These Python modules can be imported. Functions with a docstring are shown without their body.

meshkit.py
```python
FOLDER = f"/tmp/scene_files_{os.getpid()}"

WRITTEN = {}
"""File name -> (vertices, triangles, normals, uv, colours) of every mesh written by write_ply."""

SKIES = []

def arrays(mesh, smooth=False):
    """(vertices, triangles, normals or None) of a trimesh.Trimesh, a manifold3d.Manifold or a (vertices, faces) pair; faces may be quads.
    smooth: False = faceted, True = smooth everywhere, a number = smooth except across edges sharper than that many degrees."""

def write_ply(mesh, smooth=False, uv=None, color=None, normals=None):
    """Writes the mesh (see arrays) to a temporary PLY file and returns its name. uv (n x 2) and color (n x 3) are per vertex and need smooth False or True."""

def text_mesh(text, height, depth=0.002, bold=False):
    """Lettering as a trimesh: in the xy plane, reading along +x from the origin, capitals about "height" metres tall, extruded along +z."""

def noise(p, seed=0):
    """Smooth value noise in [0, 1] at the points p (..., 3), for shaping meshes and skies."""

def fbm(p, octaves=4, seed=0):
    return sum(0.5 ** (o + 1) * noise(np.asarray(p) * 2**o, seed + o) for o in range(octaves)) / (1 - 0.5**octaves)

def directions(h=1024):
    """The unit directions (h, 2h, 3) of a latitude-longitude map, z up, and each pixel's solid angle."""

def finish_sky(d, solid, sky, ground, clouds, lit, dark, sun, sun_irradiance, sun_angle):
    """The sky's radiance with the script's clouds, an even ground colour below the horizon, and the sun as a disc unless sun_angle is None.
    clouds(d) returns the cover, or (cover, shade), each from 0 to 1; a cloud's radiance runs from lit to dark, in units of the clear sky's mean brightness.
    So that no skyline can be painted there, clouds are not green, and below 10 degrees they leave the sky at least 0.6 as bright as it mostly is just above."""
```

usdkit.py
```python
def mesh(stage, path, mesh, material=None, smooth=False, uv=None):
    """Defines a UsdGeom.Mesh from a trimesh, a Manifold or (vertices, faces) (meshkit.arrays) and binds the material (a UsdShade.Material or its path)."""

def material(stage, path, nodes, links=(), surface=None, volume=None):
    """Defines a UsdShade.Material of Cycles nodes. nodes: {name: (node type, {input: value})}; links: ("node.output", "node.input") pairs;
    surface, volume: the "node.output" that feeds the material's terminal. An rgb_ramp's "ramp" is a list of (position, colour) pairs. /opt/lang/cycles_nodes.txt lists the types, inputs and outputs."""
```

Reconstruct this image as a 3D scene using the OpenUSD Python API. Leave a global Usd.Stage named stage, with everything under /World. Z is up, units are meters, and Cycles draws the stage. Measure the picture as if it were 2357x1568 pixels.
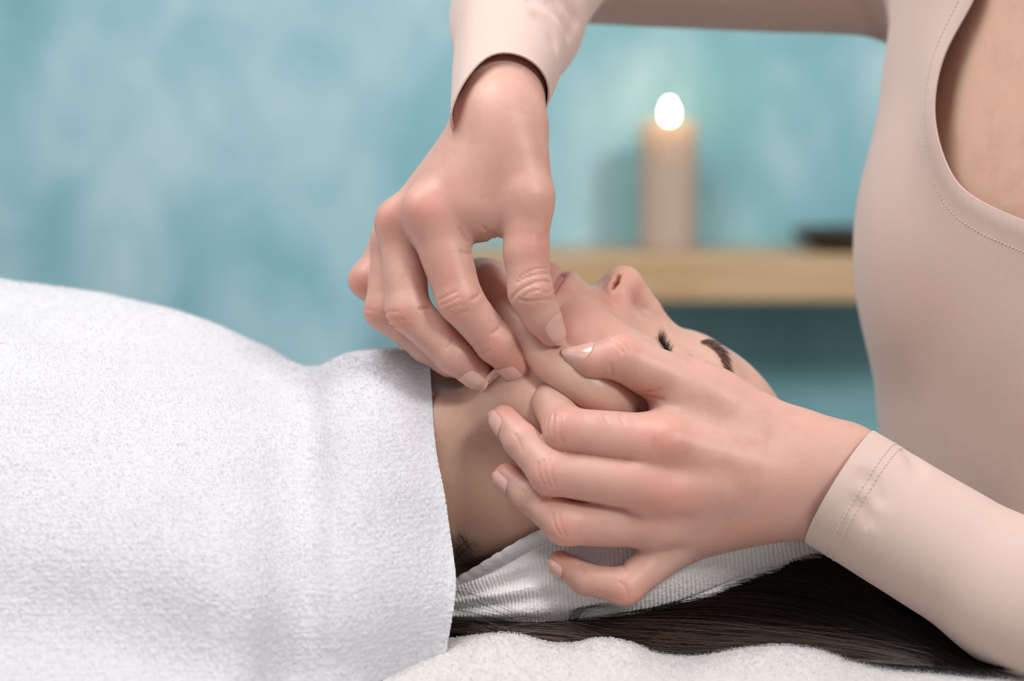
import math, numpy as np, trimesh, manifold3d, usdkit, meshkit
from scipy.interpolate import RectBivariateSpline, CubicSpline, interp1d
from pxr import Usd, UsdGeom, UsdLux, UsdShade, Gf, Sdf, Vt

# ------------------------------------------------------------------ stage, camera, light, exposure
stage = Usd.Stage.CreateInMemory()
UsdGeom.SetStageUpAxis(stage, UsdGeom.Tokens.z)
UsdGeom.SetStageMetersPerUnit(stage, 1.0)
world = UsdGeom.Xform.Define(stage, '/World')
stage.SetDefaultPrim(world.GetPrim())
UsdGeom.Scope.Define(stage, '/World/Looks')
PW, PH = 2357, 1568
S = 0.00018                              # metres per photo pixel at the hands
DIST = PW * S * 85.0 / 36.0              # camera to hands with an 85 mm lens
TILT = math.radians(6.0)
TARGET = np.array([0.0, 0.0, 1.0])       # the point the lens aims at, between the hands
RIGHT = np.array([1.0, 0, 0])
VIEW = np.array([0, math.cos(TILT), -math.sin(TILT)])
UP = np.array([0, math.sin(TILT), math.cos(TILT)])
EYE = TARGET - DIST * VIEW
cam = UsdGeom.Camera.Define(stage, '/World/camera')
m = Gf.Matrix4d(*RIGHT, 0, *UP, 0, *(-VIEW), 0, *EYE, 1)
cam.AddTransformOp().Set(m)
cam.CreateHorizontalApertureAttr(36.0)
cam.CreateVerticalApertureAttr(36.0 * PH / PW)
cam.CreateFocalLengthAttr(85.0)
cam.CreateFStopAttr(4.9)
cam.CreateFocusDistanceAttr(DIST - 0.004)
cam.CreateClippingRangeAttr(Gf.Vec2f(0.05, 60))
cam.CreateExposureAttr(0.0)

def area_light(name, pos, aim, w, h, power, color):
    L = UsdLux.RectLight.Define(stage, '/World/' + name)
    pos, aim = np.array(pos, float), np.array(aim, float)
    z = pos - aim; z /= np.linalg.norm(z)
    x = np.cross([0, 0, 1.0], z); x /= np.linalg.norm(x)
    y = np.cross(z, x)
    L.AddTransformOp().Set(Gf.Matrix4d(*x, 0, *y, 0, *z, 0, *pos, 1))
    L.CreateWidthAttr(w); L.CreateHeightAttr(h)
    L.CreateIntensityAttr(power); L.CreateColorAttr(Gf.Vec3f(*color))
    return L
area_light('softbox_key', (1.40, -1.50, 2.5), (0.08, 0.4, 1.05), 0.5, 0.5, 50.0, (1.0, 0.98, 0.965))
area_light('softbox_fill', (-0.32, -0.16, 1.98), (0.03, 0.04, 1.0), 0.6, 0.6, 11.5, (1.0, 0.985, 0.98))
area_light('softbox_left', (-1.7, -1.3, 1.9), (0.2, 0.15, 1.05), 1.0, 1.0, 1.3, (0.97, 0.975, 1.0))
dome = UsdLux.DomeLight.Define(stage, '/World/room_light')
dome.CreateIntensityAttr(0.09); dome.CreateColorAttr(Gf.Vec3f(0.95, 0.97, 1.0))

# ------------------------------------------------------------------ helpers: points, tags, meshes
def W(px, py, dz=0.0):
    """The point seen at photo pixel (px, py), dz photo-pixel units behind the plane of the hands."""
    d = DIST + dz * S
    k = d / DIST * S
    return EYE + VIEW * d + RIGHT * (px - PW / 2) * k + UP * (PH / 2 - py) * k
def WD(px, py, d):
    k = d / DIST * S
    return EYE + VIEW * d + RIGHT * (px - PW / 2) * k + UP * (PH / 2 - py) * k
def at_height(dz, height):
    """The pixel row at which a point dz behind the hands stands at a world height."""
    d = DIST + dz * S
    return PH / 2 - (height - EYE[2] - VIEW[2] * d) / (UP[2] * d / DIST * S)
TABLE_Z = W(1500, 1530, -90)[2] - 0.012     # top of the massage table
def RS(dz=0.0):
    return S * (1 + dz * S / DIST)
def J(px, py, dz, r):
    """A joint: its centre and its radius in metres."""
    return W(px, py, dz), r * RS(dz)
def V3(x, y, z):
    """A direction given as right, down, away."""
    v = RIGHT * x - UP * y + VIEW * z
    return v / np.linalg.norm(v)

USED = {}
def numbered(path):
    n = USED.get(path, 0); USED[path] = n + 1
    return path if n == 0 else '%s_%03d' % (path, n)
def tag(prim, label=None, category=None, group=None, kind=None):
    p = prim.GetPrim() if hasattr(prim, 'GetPrim') else prim
    for k, v in (('label', label), ('category', category), ('group', group), ('kind', kind)):
        if v: p.SetCustomDataByKey(k, v)
    return p
def thing(name, label, category, loc=(0, 0, 0), **kw):
    x = UsdGeom.Xform.Define(stage, numbered('/World/' + name))
    x.AddTranslateOp().Set(Gf.Vec3d(*map(float, loc)))
    tag(x, label, category, **kw)
    return x
def obj(name, mesh, mat, parent=None, smooth=True, tone=None, double=True):
    """One Mesh prim; under a parent the points are taken relative to the parent's base."""
    base = '/World' if parent is None else str(parent.GetPath())
    v, f, n = mesh if (isinstance(mesh, tuple) and len(mesh) == 3) else meshkit.arrays(mesh, smooth)
    v = np.asarray(v, float)
    if parent is not None:
        v = v - offset_of(parent)
    path = numbered(base + '/' + name)
    g = usdkit.mesh(stage, path, (v, f), mat)
    if n is not None:
        g.CreateNormalsAttr(Vt.Vec3fArray.FromNumpy(np.asarray(n, np.float32))); g.SetNormalsInterpolation('vertex')
    if tone is not None:
        UsdGeom.PrimvarsAPI(g).CreatePrimvar('tone', Sdf.ValueTypeNames.Color3fArray, 'vertex').Set(Vt.Vec3fArray.FromNumpy(np.asarray(tone, np.float32)))
    return g
def offset_of(parent):
    o = np.zeros(3); p = parent.GetPrim()
    while p and str(p.GetPath()) != '/World':
        x = UsdGeom.Xformable(p)
        for op in x.GetOrderedXformOps(): o = o + np.array(op.Get())
        p = p.GetParent()
    return o
def strands(name, curves, width, mat, parent=None, tip=0.35):
    """Hair: curves is (n, k, 3)."""
    base = '/World' if parent is None else str(parent.GetPath())
    c = np.asarray(curves, float)
    if parent is not None: c = c - offset_of(parent)
    n, k = c.shape[:2]
    b = UsdGeom.BasisCurves.Define(stage, numbered(base + '/' + name))
    b.CreateTypeAttr('cubic'); b.CreateBasisAttr('catmullRom'); b.CreateWrapAttr('pinned')
    b.CreateCurveVertexCountsAttr(Vt.IntArray.FromNumpy(np.full(n, k, np.int32)))
    b.CreatePointsAttr(Vt.Vec3fArray.FromNumpy(c.reshape(-1, 3).astype(np.float32)))
    w = np.tile(np.linspace(1, tip, k), n) * width
    b.CreateWidthsAttr(Vt.FloatArray.FromNumpy(w.astype(np.float32))); b.SetWidthsInterpolation('vertex')
    UsdShade.MaterialBindingAPI.Apply(b.GetPrim()).Bind(mat)
    return b

# ------------------------------------------------------------------ helpers: rounded bodies as distance fields
def rcone(P, a, b, ra, rb):
    ba = b - a; l2 = ba @ ba
    if l2 < 1e-12: return np.linalg.norm(P - a, axis=1) - max(ra, rb)
    rr = ra - rb; a2 = l2 - rr * rr
    if a2 <= 0: return np.linalg.norm(P - (a if ra > rb else b), axis=1) - max(ra, rb)
    il2 = 1 / l2
    pa = P - a; y = pa @ ba; z = y - l2
    x2 = np.maximum(np.einsum('ij,ij->i', pa, pa) * l2 - y * y, 0) * l2; y2 = y * y * l2; z2 = z * z * l2
    k = np.sign(rr) * rr * rr * x2
    d = (np.sqrt(x2 * a2 * il2) + y * rr) * il2 - ra
    c1 = np.sign(z) * a2 * z2 > k
    c2 = np.sign(y) * a2 * y2 < k
    d = np.where(c2, np.sqrt(x2 + y2) * il2 - ra, d)
    return np.where(c1, np.sqrt(x2 + z2) * il2 - rb, d)
def cone(A, B, flat=None):
    """A tapering limb between joints A and B; flat = (direction, factor) squeezes it along a direction."""
    (a, ra), (b, rb) = A, B
    if flat is None: return lambda P: rcone(P, a, b, ra, rb)
    n, s = flat; n = n / np.linalg.norm(n)
    def f(P):
        Q = P - a
        t = Q @ n
        return rcone(Q + t[:, None] * n * (1 / s - 1), np.zeros(3), (b - a) + ((b - a) @ n) * n * (1 / s - 1), ra, rb) * min(1, s)
    return f
def ball(A): return lambda P: np.linalg.norm(P - A[0], axis=1) - A[1]
def egg(c, R, radii):
    """Ellipsoid with axes the rows of R."""
    c, R, r = np.asarray(c, float), np.asarray(R, float), np.asarray(radii, float)
    def f(P):
        q = (P - c) @ R.T
        k0 = np.linalg.norm(q / r, axis=1); k1 = np.linalg.norm(q / r ** 2, axis=1)
        return k0 * (k0 - 1) / np.maximum(k1, 1e-9)
    return f
def smin(a, b, k):
    h = np.clip(0.5 + 0.5 * (b - a) / k, 0, 1)
    return b + (a - b) * h - k * h * (1 - h)
def smax(a, b, k): return -smin(-a, -b, k)
def union(fs, k):
    def f(P):
        d = fs[0](P)
        for g in fs[1:]: d = smin(d, g(P), k)
        return d
    return f
def near(f, c, R):
    """f only inside the ball (c, R); outside it a safe lower bound, so that small features stay cheap."""
    c = np.asarray(c, float)
    def g(P):
        q = P - c; d = np.sqrt(np.einsum('ij,ij->i', q, q)) - R + 0.012
        i = np.nonzero(d < 0.012)[0]
        if len(i): d[i] = f(P[i])
        return d
    return g
def chain(joints, k=0.0012):
    return union([cone(a, b) for a, b in zip(joints, joints[1:])], k)

def field(f, P, chunk=300000):
    return np.concatenate([f(P[i:i + chunk]) for i in range(0, len(P), chunk)]) if len(P) > chunk else f(P)
def gradient(f, P, e=2e-4):
    t = np.array([[1, -1, -1], [-1, -1, 1], [-1, 1, -1], [1, 1, 1]], float)
    g = sum(field(f, P + e * k)[:, None] * k for k in t)
    return g / np.maximum(np.linalg.norm(g, axis=1, keepdims=True), 1e-12)
def surface(f, lo, hi, h, B=8, fit=1):
    """Sparse surface nets: (vertices, triangles, normals) of the zero set of f."""
    lo, hi = np.asarray(lo, float), np.asarray(hi, float)
    nb = np.ceil((hi - lo) / (B * h)).astype(int)
    gi = np.stack(np.meshgrid(*[np.arange(n) for n in nb], indexing='ij'), -1).reshape(-1, 3)
    d = field(f, lo + (gi + 0.5) * B * h)
    gi = gi[np.abs(d) < B * h * 1.25]
    o = np.stack(np.meshgrid(*[np.arange(B + 1)] * 3, indexing='ij'), -1).reshape(-1, 3)
    n1 = nb * B + 2
    cid, cpos, sgn = [], [], []
    corner = np.array([[i, j, k] for i in (0, 1) for j in (0, 1) for k in (0, 1)])
    edges = [(a, b) for a in range(8) for b in range(a + 1, 8) if np.abs(corner[a] - corner[b]).sum() == 1]
    for s in range(0, len(gi), 400):
        g = gi[s:s + 400]
        P = lo + (g[:, None] * B + o[None]) * h
        D = field(f, P.reshape(-1, 3)).reshape(-1, B + 1, B + 1, B + 1)
        C = np.stack([D[:, i:i + B, j:j + B, k:k + B] for i, j, k in corner], -1).reshape(-1, 8)
        neg = C < 0; cnt = neg.sum(1)
        act = np.nonzero((cnt > 0) & (cnt < 8))[0]
        C = C[act]; blk, loc = act // B ** 3, act % B ** 3
        idx = g[blk] * B + np.stack(np.unravel_index(loc, (B, B, B)), -1)
        acc = np.zeros((len(C), 3)); n = np.zeros(len(C))
        for a, b in edges:
            x = (C[:, a] < 0) != (C[:, b] < 0)
            t = np.where(x, C[:, a] / np.where(x, C[:, a] - C[:, b], 1), 0)
            acc += np.where(x[:, None], corner[a] + t[:, None] * (corner[b] - corner[a]), 0); n += x
        cid.append((idx[:, 0] * n1[1] + idx[:, 1]) * n1[2] + idx[:, 2]); cpos.append(lo + (idx + acc / n[:, None]) * h)
        sgn.append(C[:, [0, 4, 2, 1]] < 0)
    cid, v, sgn = np.concatenate(cid), np.concatenate(cpos), np.concatenate(sgn)
    order = np.argsort(cid); cid, v, sgn = cid[order], v[order], sgn[order]
    st = np.array([n1[1] * n1[2], n1[2], 1])
    quads = []
    for ax in range(3):
        u, w = (ax + 1) % 3, (ax + 2) % 3
        x = np.nonzero(sgn[:, 0] != sgn[:, 1 + ax])[0]
        ids = np.stack([cid[x], cid[x] - st[u], cid[x] - st[u] - st[w], cid[x] - st[w]], 1)
        at = np.searchsorted(cid, ids); at = np.minimum(at, len(cid) - 1)
        ok = (cid[at] == ids).all(1)
        q = at[ok]; flip = ~sgn[x[ok], 0]
        q[flip] = q[flip][:, ::-1]
        quads.append(q)
    q = np.concatenate(quads)
    tri = np.concatenate([q[:, [0, 1, 2]], q[:, [0, 2, 3]]])
    for _ in range(fit):
        v = v - np.clip(field(f, v), -h, h)[:, None] * gradient(f, v) * 0.9
    return v, tri, gradient(f, v)
def decide(v, f, n):
    """Turn the triangles so that they face along the normals."""
    fn = np.cross(v[f[:, 1]] - v[f[:, 0]], v[f[:, 2]] - v[f[:, 0]])
    bad = (fn * n[f].sum(1)).sum(1) < 0
    f = f.copy(); f[bad] = f[bad][:, ::-1]
    return v, f, n
def trace(f, o, d, far=3.0, steps=90):
    """Sphere tracing of rays o + t d onto f: the points reached."""
    t = np.zeros(len(o))
    for _ in range(steps):
        t = t + field(f, o + t[:, None] * d) * 0.8
        t = np.minimum(t, far)
    return o + t[:, None] * d
def onto(f, pts):
    """Points of the surface f seen at photo pixels pts, as the photograph shows them."""
    pts = np.atleast_2d(np.asarray(pts, float))
    far = np.array([W(x, y, 0) for x, y in pts]); d = far - EYE; d /= np.linalg.norm(d, axis=1, keepdims=True)
    return trace(f, EYE + d * 0.55, d, far=1.6)
def polyline(pts, n=None):
    pts = np.asarray(pts, float)
    if len(pts) < 3: return pts
    s = np.r_[0, np.cumsum(np.linalg.norm(np.diff(pts, axis=0), axis=1))]
    n = n or max(6, len(pts) * 3)
    return CubicSpline(s, pts)(np.linspace(0, s[-1], n))
def grooved(f, grooves, k=0.0006, reach=0.003):
    """f with creases: each groove is (pixel polyline, radius m, depth m), lying on the skin."""
    caps = []
    for pts, r, depth in grooves:
        q = onto(f, polyline(pts)); q = q + gradient(f, q) * (r - depth)
        for a, b in zip(q, q[1:]): caps.append((a, b, r))
    lo = np.min([np.minimum(a, b) for a, b, _ in caps], 0) - 0.004
    hi = np.max([np.maximum(a, b) for a, b, _ in caps], 0) + 0.004
    def g(P):
        d = f(P)
        near = np.nonzero((np.abs(d) < reach) & (P > lo).all(1) & (P < hi).all(1))[0]
        if len(near) == 0: return d
        Q = P[near]; c = np.full(len(near), 1.0)
        for a, b, r in caps:
            sel = np.nonzero(((Q - (a + b) / 2) ** 2).sum(1) < (np.linalg.norm(a - b) / 2 + r + 0.002 + k) ** 2)[0]
            if len(sel): c[sel] = np.minimum(c[sel], rcone(Q[sel], a, b, r, r * 1.0001))
        d = d.copy(); d[near] = smax(d[near], -c, k)
        return d
    return g
def spots(v, pts, base):
    """Natural skin tones: base mixed towards each spot's own colour; pts = (point, radius, colour, strength)."""
    t = np.tile(np.asarray(base, float), (len(v), 1))
    for p, r, c, s in pts:
        w = s * np.exp(-(((v - p) / r) ** 2).sum(1))
        t = t * (1 - w[:, None]) + np.asarray(c) * w[:, None]
    return t
def loft(P, nu, nv, ku=3, kv=3):
    """A smooth sheet through a grid of control points P (a, b, 3) -> (nu, nv, 3)."""
    a, b = P.shape[:2]
    x, y = np.linspace(0, 1, a), np.linspace(0, 1, b)
    X, Y = np.linspace(0, 1, nu), np.linspace(0, 1, nv)
    return np.stack([RectBivariateSpline(x, y, P[..., k], kx=min(ku, a - 1), ky=min(kv, b - 1))(X, Y) for k in range(3)], -1)
def sheet_faces(nu, nv):
    i = np.arange(nu * nv).reshape(nu, nv)
    q = np.stack([i[:-1, :-1], i[1:, :-1], i[1:, 1:], i[:-1, 1:]], -1).reshape(-1, 4)
    return np.concatenate([q[:, [0, 1, 2]], q[:, [0, 2, 3]]])
def grid_normals(G):
    du = np.gradient(G, axis=0); dv = np.gradient(G, axis=1)
    n = np.cross(du, dv); return n / np.maximum(np.linalg.norm(n, axis=-1, keepdims=True), 1e-12)
def solid_sheet(G, thick, back=1):
    """A sheet of cloth with two sides and closed edges; thickness goes against the sheet's normal; the hidden side may be coarser."""
    nu, nv = G.shape[:2]
    n = grid_normals(G)
    a = G.reshape(-1, 3); bg = G - n * thick; N = nu * nv
    f = sheet_faces(nu, nv)
    i = np.arange(N).reshape(nu, nv)
    ring = np.concatenate([i[0, :-1], i[:-1, -1], i[-1, :0:-1], i[:0:-1, 0]])
    K = len(ring); k = np.arange(K); k2 = np.roll(k, -1)
    low = bg.reshape(-1, 3)[ring]
    side = np.concatenate([np.stack([ring, N + k, N + k2], 1), np.stack([ring, N + k2, np.roll(ring, -1)], 1)])
    iu = np.unique(np.r_[np.arange(0, nu, back), nu - 1]); iv = np.unique(np.r_[np.arange(0, nv, back), nv - 1])
    b = bg[np.ix_(iu, iv)]
    fb = sheet_faces(len(iu), len(iv))[:, ::-1] + N + K
    return np.vstack([a, low, b.reshape(-1, 3)]), np.vstack([f, side, fb])
def clip_keep(v, f, n, val):
    """The part of a mesh where val > 0, cut exactly along val = 0."""
    pos = val > 0; c = pos[f].sum(1)
    keep = f[c == 3]; v2, n2 = [v], [n]; new = {}; out = [keep]; cnt = len(v)
    extra_v, extra_n, tris = [], [], []
    def mid(a, b):
        nonlocal cnt
        key = (min(a, b), max(a, b))
        if key not in new:
            t = val[a] / (val[a] - val[b])
            extra_v.append(v[a] + t * (v[b] - v[a])); extra_n.append(n[a] + t * (n[b] - n[a]))
            new[key] = cnt; cnt += 1
        return new[key]
    for t in f[(c == 1) | (c == 2)]:
        for r in range(3):
            a, b, d = t[r], t[(r + 1) % 3], t[(r + 2) % 3]
            if pos[a] and not pos[b] and not pos[d]:
                tris.append((a, mid(a, b), mid(a, d))); break
            if pos[a] and pos[b] and not pos[d]:
                p, q = mid(b, d), mid(a, d)
                tris += [(a, b, p), (a, p, q)]; break
    if tris:
        v, n, keep = np.vstack([v, extra_v]), np.vstack([n, extra_n]), np.vstack([keep, tris])
    u, inv = np.unique(keep, return_inverse=True)
    return v[u], inv.reshape(-1, 3), n[u] / np.linalg.norm(n[u], axis=1, keepdims=True)
def shell(v, f, n, thick, inner=None):
    """Cloth thickness inwards for a clipped surface; inner: the triangles whose inside can be seen through an opening."""
    e = np.concatenate([f[:, [0, 1]], f[:, [1, 2]], f[:, [2, 0]]])
    key = np.sort(e, 1); _, idx, cnt = np.unique(key, axis=0, return_index=True, return_counts=True)
    be = e[idx[cnt == 1]]; N = len(v)
    fi = f if inner is None else f[inner]
    b0, b1 = be[:, 0], be[:, 1]; w = v - n * thick; M_ = len(be)
    k = np.arange(M_) + N
    side = np.concatenate([np.stack([k, k + M_, k + 2 * M_], 1), np.stack([k, k + 2 * M_, k + 3 * M_], 1)])
    u, inv = np.unique(fi, return_inverse=True)
    return np.vstack([v, v[b0], w[b0], w[b1], v[b1], w[u]]), np.vstack([f, side[:, ::-1], inv.reshape(-1, 3)[:, ::-1] + N + 4 * M_])
def lathe(profile, seg=64, at=(0, 0, 0)):
    """A turned solid from (radius, height) points."""
    p = np.asarray(profile, float); a = np.linspace(0, 2 * np.pi, seg, endpoint=False)
    v = np.stack([p[:, None, 0] * np.cos(a), p[:, None, 0] * np.sin(a), np.repeat(p[:, 1:2], seg, 1)], -1)
    i = np.arange(len(p) * seg).reshape(len(p), seg); j = np.roll(i, -1, 1)
    q = np.stack([i[:-1], j[:-1], j[1:], i[1:]], -1).reshape(-1, 4)
    return trimesh.Trimesh(v.reshape(-1, 3) + np.asarray(at), np.concatenate([q[:, [0, 1, 2]], q[:, [0, 2, 3]]]), process=False)
def rbox(lo, hi, r=0.003):
    """A box with rounded edges between two corners."""
    lo, hi = np.asarray(lo, float), np.asarray(hi, float)
    s = trimesh.creation.icosphere(subdivisions=2, radius=r).vertices
    pts = np.concatenate([s + np.where(np.array([i, j, k]), hi - r, lo + r) for i in (0, 1) for j in (0, 1) for k in (0, 1)])
    return trimesh.convex.convex_hull(pts)
# ------------------------------------------------------------------ materials
M = {}
def mat(name, nodes, links, surface='p.BSDF', **kw):
    M[name] = usdkit.material(stage, '/World/Looks/' + name, nodes, links, surface=surface, **kw)
def skin(name, rough, sss, bumpd):
    mat(name, {
        't': ('attribute', {'attribute': 'tone'}), 'c': ('geometry', {}),
        'n1': ('noise_texture', {'scale': 60.0, 'detail': 4.0, 'roughness': 0.6}),
        'r1': ('rgb_ramp', {'ramp': [(0.3, (0.92, 0.86, 0.84)), (0.5, (1, 1, 1)), (0.72, (1.05, 0.98, 0.96))]}),
        'mx': ('mix_color', {'blend_type': 'multiply', 'fac': 1.0, 'use_clamp': False}),
        'v': ('voronoi_texture', {'scale': 1500.0}),
        'n2': ('noise_texture', {'scale': 1100.0, 'detail': 3.0, 'roughness': 0.6}),
        'a': ('math', {'math_type': 'multiply_add', 'value2': 0.6}),
        'b': ('bump', {'strength': 0.5, 'distance': bumpd}),
        'p': ('principled_bsdf', {'roughness': rough, 'subsurface_weight': sss, 'subsurface_radius': (1.0, 0.35, 0.2), 'subsurface_scale': 0.0022,
                                  'subsurface_method': 'random_walk', 'specular_ior_level': 0.42, 'ior': 1.4})},
        [('c.position', 'n1.vector'), ('n1.fac', 'r1.fac'), ('t.color', 'mx.a'), ('r1.color', 'mx.b'), ('mx.result', 'p.base_color'),
         ('c.position', 'v.vector'), ('c.position', 'n2.vector'), ('v.distance', 'a.value1'), ('n2.fac', 'a.value3'), ('a.value', 'b.height'), ('b.normal', 'p.normal')])
skin('hand_skin', 0.42, 0.35, 0.00013)
skin('face_skin', 0.36, 0.35, 0.00010)
def plain(name, color, rough=0.6, **kw):
    mat(name, {'p': ('principled_bsdf', {'base_color': color, 'roughness': rough, **kw})}, [])
plain('nail', (0.62, 0.36, 0.305), 0.18)
plain('nail_tip', (0.80, 0.62, 0.52), 0.16, subsurface_weight=0.3, subsurface_scale=0.002, coat_weight=0.6, coat_roughness=0.08)
plain('lash', (0.012, 0.009, 0.008), 0.5)
plain('brow', (0.05, 0.027, 0.02), 0.5)
plain('hair_core', (0.003, 0.002, 0.002), 0.8, specular_ior_level=0.1)  # near black: shade under hand and sleeve put into the colour
plain('fuzz', (0.62, 0.61, 0.635), 1.0, specular_ior_level=0.0, sheen_weight=0.3)
plain('thread', (0.62, 0.50, 0.45), 0.7)
plain('lip', (0.62, 0.30, 0.29), 0.35, subsurface_weight=0.4, subsurface_scale=0.002)
plain('hair', (0.011, 0.006, 0.0045), 0.32, specular_ior_level=0.25)  # darker copy of the brown hair, with the shade put into its colour
plain('hair_lit', (0.075, 0.036, 0.023), 0.28, specular_ior_level=0.7)  # lighter copy of the same hair, with the light put into its colour
def cloth(name, col, sc, bump, var=0.12, rough=0.85, sheen=0.25, sss=0.0, bd=0.0006):
    mat(name, {'c': ('geometry', {}), 'n1': ('noise_texture', {'scale': sc, 'detail': 3.0}), 'n2': ('noise_texture', {'scale': 14.0, 'detail': 3.0}),
               'r': ('rgb_ramp', {'ramp': [(0.3, tuple(x * (1 - var) for x in col)), (0.7, col)]}),
               'b': ('bump', {'strength': bump, 'distance': bd}),
               'p': ('principled_bsdf', {'roughness': rough, 'sheen_weight': sheen, 'sheen_roughness': 0.5, 'specular_ior_level': 0.2, 'subsurface_weight': sss, 'subsurface_scale': 0.003, 'subsurface_radius': (1.0, 0.9, 0.9)})},
        [('c.position', 'n1.vector'), ('c.position', 'n2.vector'), ('n2.fac', 'r.fac'), ('r.color', 'p.base_color'), ('n1.fac', 'b.height'), ('b.normal', 'p.normal')])
cloth('terry', (0.58, 0.573, 0.60), 1400.0, 0.25, var=0.06)
cloth('terry_warm', (0.57, 0.553, 0.535), 1200.0, 0.5, var=0.06)
cloth('band_terry', (0.70, 0.68, 0.67), 1300.0, 0.8, var=0.05)
cloth('jersey', (0.585, 0.44, 0.385), 2600.0, 0.35, var=0.05, sheen=0.2, bd=0.0003)
cloth('leather', (0.5, 0.48, 0.45), 300.0, 0.2, sheen=0.0)
mat('plaster', {'c': ('geometry', {}), 'mp': ('mapping', {'scale': (1.0, 1.0, 0.75), 'rotation': (0, 0.5, 0)}),
                'n1': ('noise_texture', {'scale': 4.2, 'detail': 4.0, 'roughness': 0.5, 'distortion': 0.8}),
                'n2': ('noise_texture', {'scale': 13.0, 'detail': 5.0, 'roughness': 0.55, 'distortion': 0.6}),
                'a': ('math', {'math_type': 'multiply_add', 'value2': 0.6}),
                'r': ('rgb_ramp', {'ramp': [(0.52, (0.20, 0.435, 0.48)), (0.74, (0.265, 0.525, 0.58)), (0.87, (0.37, 0.615, 0.68)), (1.0, (0.49, 0.695, 0.755))]}),
                'b': ('bump', {'strength': 0.12, 'distance': 0.004}),
                'p': ('principled_bsdf', {'roughness': 0.55, 'specular_ior_level': 0.35})},
    [('c.position', 'mp.vector'), ('mp.vector', 'n1.vector'), ('mp.vector', 'n2.vector'), ('n2.fac', 'a.value1'), ('n1.fac', 'a.value3'), ('a.value', 'r.fac'),
     ('r.color', 'p.base_color'), ('n2.fac', 'b.height'), ('b.normal', 'p.normal')])
mat('wood', {'c': ('geometry', {}), 'mp': ('mapping', {'scale': (1.6, 9.0, 14.0)}),
             'n1': ('noise_texture', {'scale': 4.0, 'detail': 5.0, 'roughness': 0.6, 'distortion': 1.2}),
             'r': ('rgb_ramp', {'ramp': [(0.3, (0.47, 0.29, 0.155)), (0.5, (0.58, 0.39, 0.22)), (0.7, (0.66, 0.46, 0.28))]}),
             'b': ('bump', {'strength': 0.2, 'distance': 0.001}), 'p': ('principled_bsdf', {'roughness': 0.5})},
    [('c.position', 'mp.vector'), ('mp.vector', 'n1.vector'), ('n1.fac', 'r.fac'), ('r.color', 'p.base_color'), ('n1.fac', 'b.height'), ('b.normal', 'p.normal')])
plain('wax', (0.53, 0.405, 0.325), 0.45, subsurface_weight=0.3, subsurface_scale=0.012, subsurface_radius=(1.0, 0.7, 0.5))
plain('wick', (0.02, 0.015, 0.012), 0.9)
plain('dark_clay', (0.035, 0.018, 0.014), 0.4)
plain('floor_tile', (0.30, 0.27, 0.25), 0.5)
plain('steel', (0.6, 0.6, 0.6), 0.35, metallic=1.0)
mat('fire', {'e': ('emission', {'color': (1.0, 0.70, 0.36), 'strength': 60.0})}, [], surface='e.emission')
# ------------------------------------------------------------------ the room
KW, KS = 2.125, 2.0                                         # distances of wall and shelf front, in camera-to-hands units
y_wall = WD(1178, 400, DIST * KW)[1]
w = rbox((-3.0, y_wall, 0), (3.4, y_wall + 0.12, 2.9), 0.002)
tag(obj('wall_back', w, M['plaster'], smooth=False), kind='structure')
fl = rbox((-3.0, -5.6, -0.06), (3.4, y_wall + 0.12, 0), 0.002)
tag(obj('floor', fl, M['floor_tile'], smooth=False), kind='structure')

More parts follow.
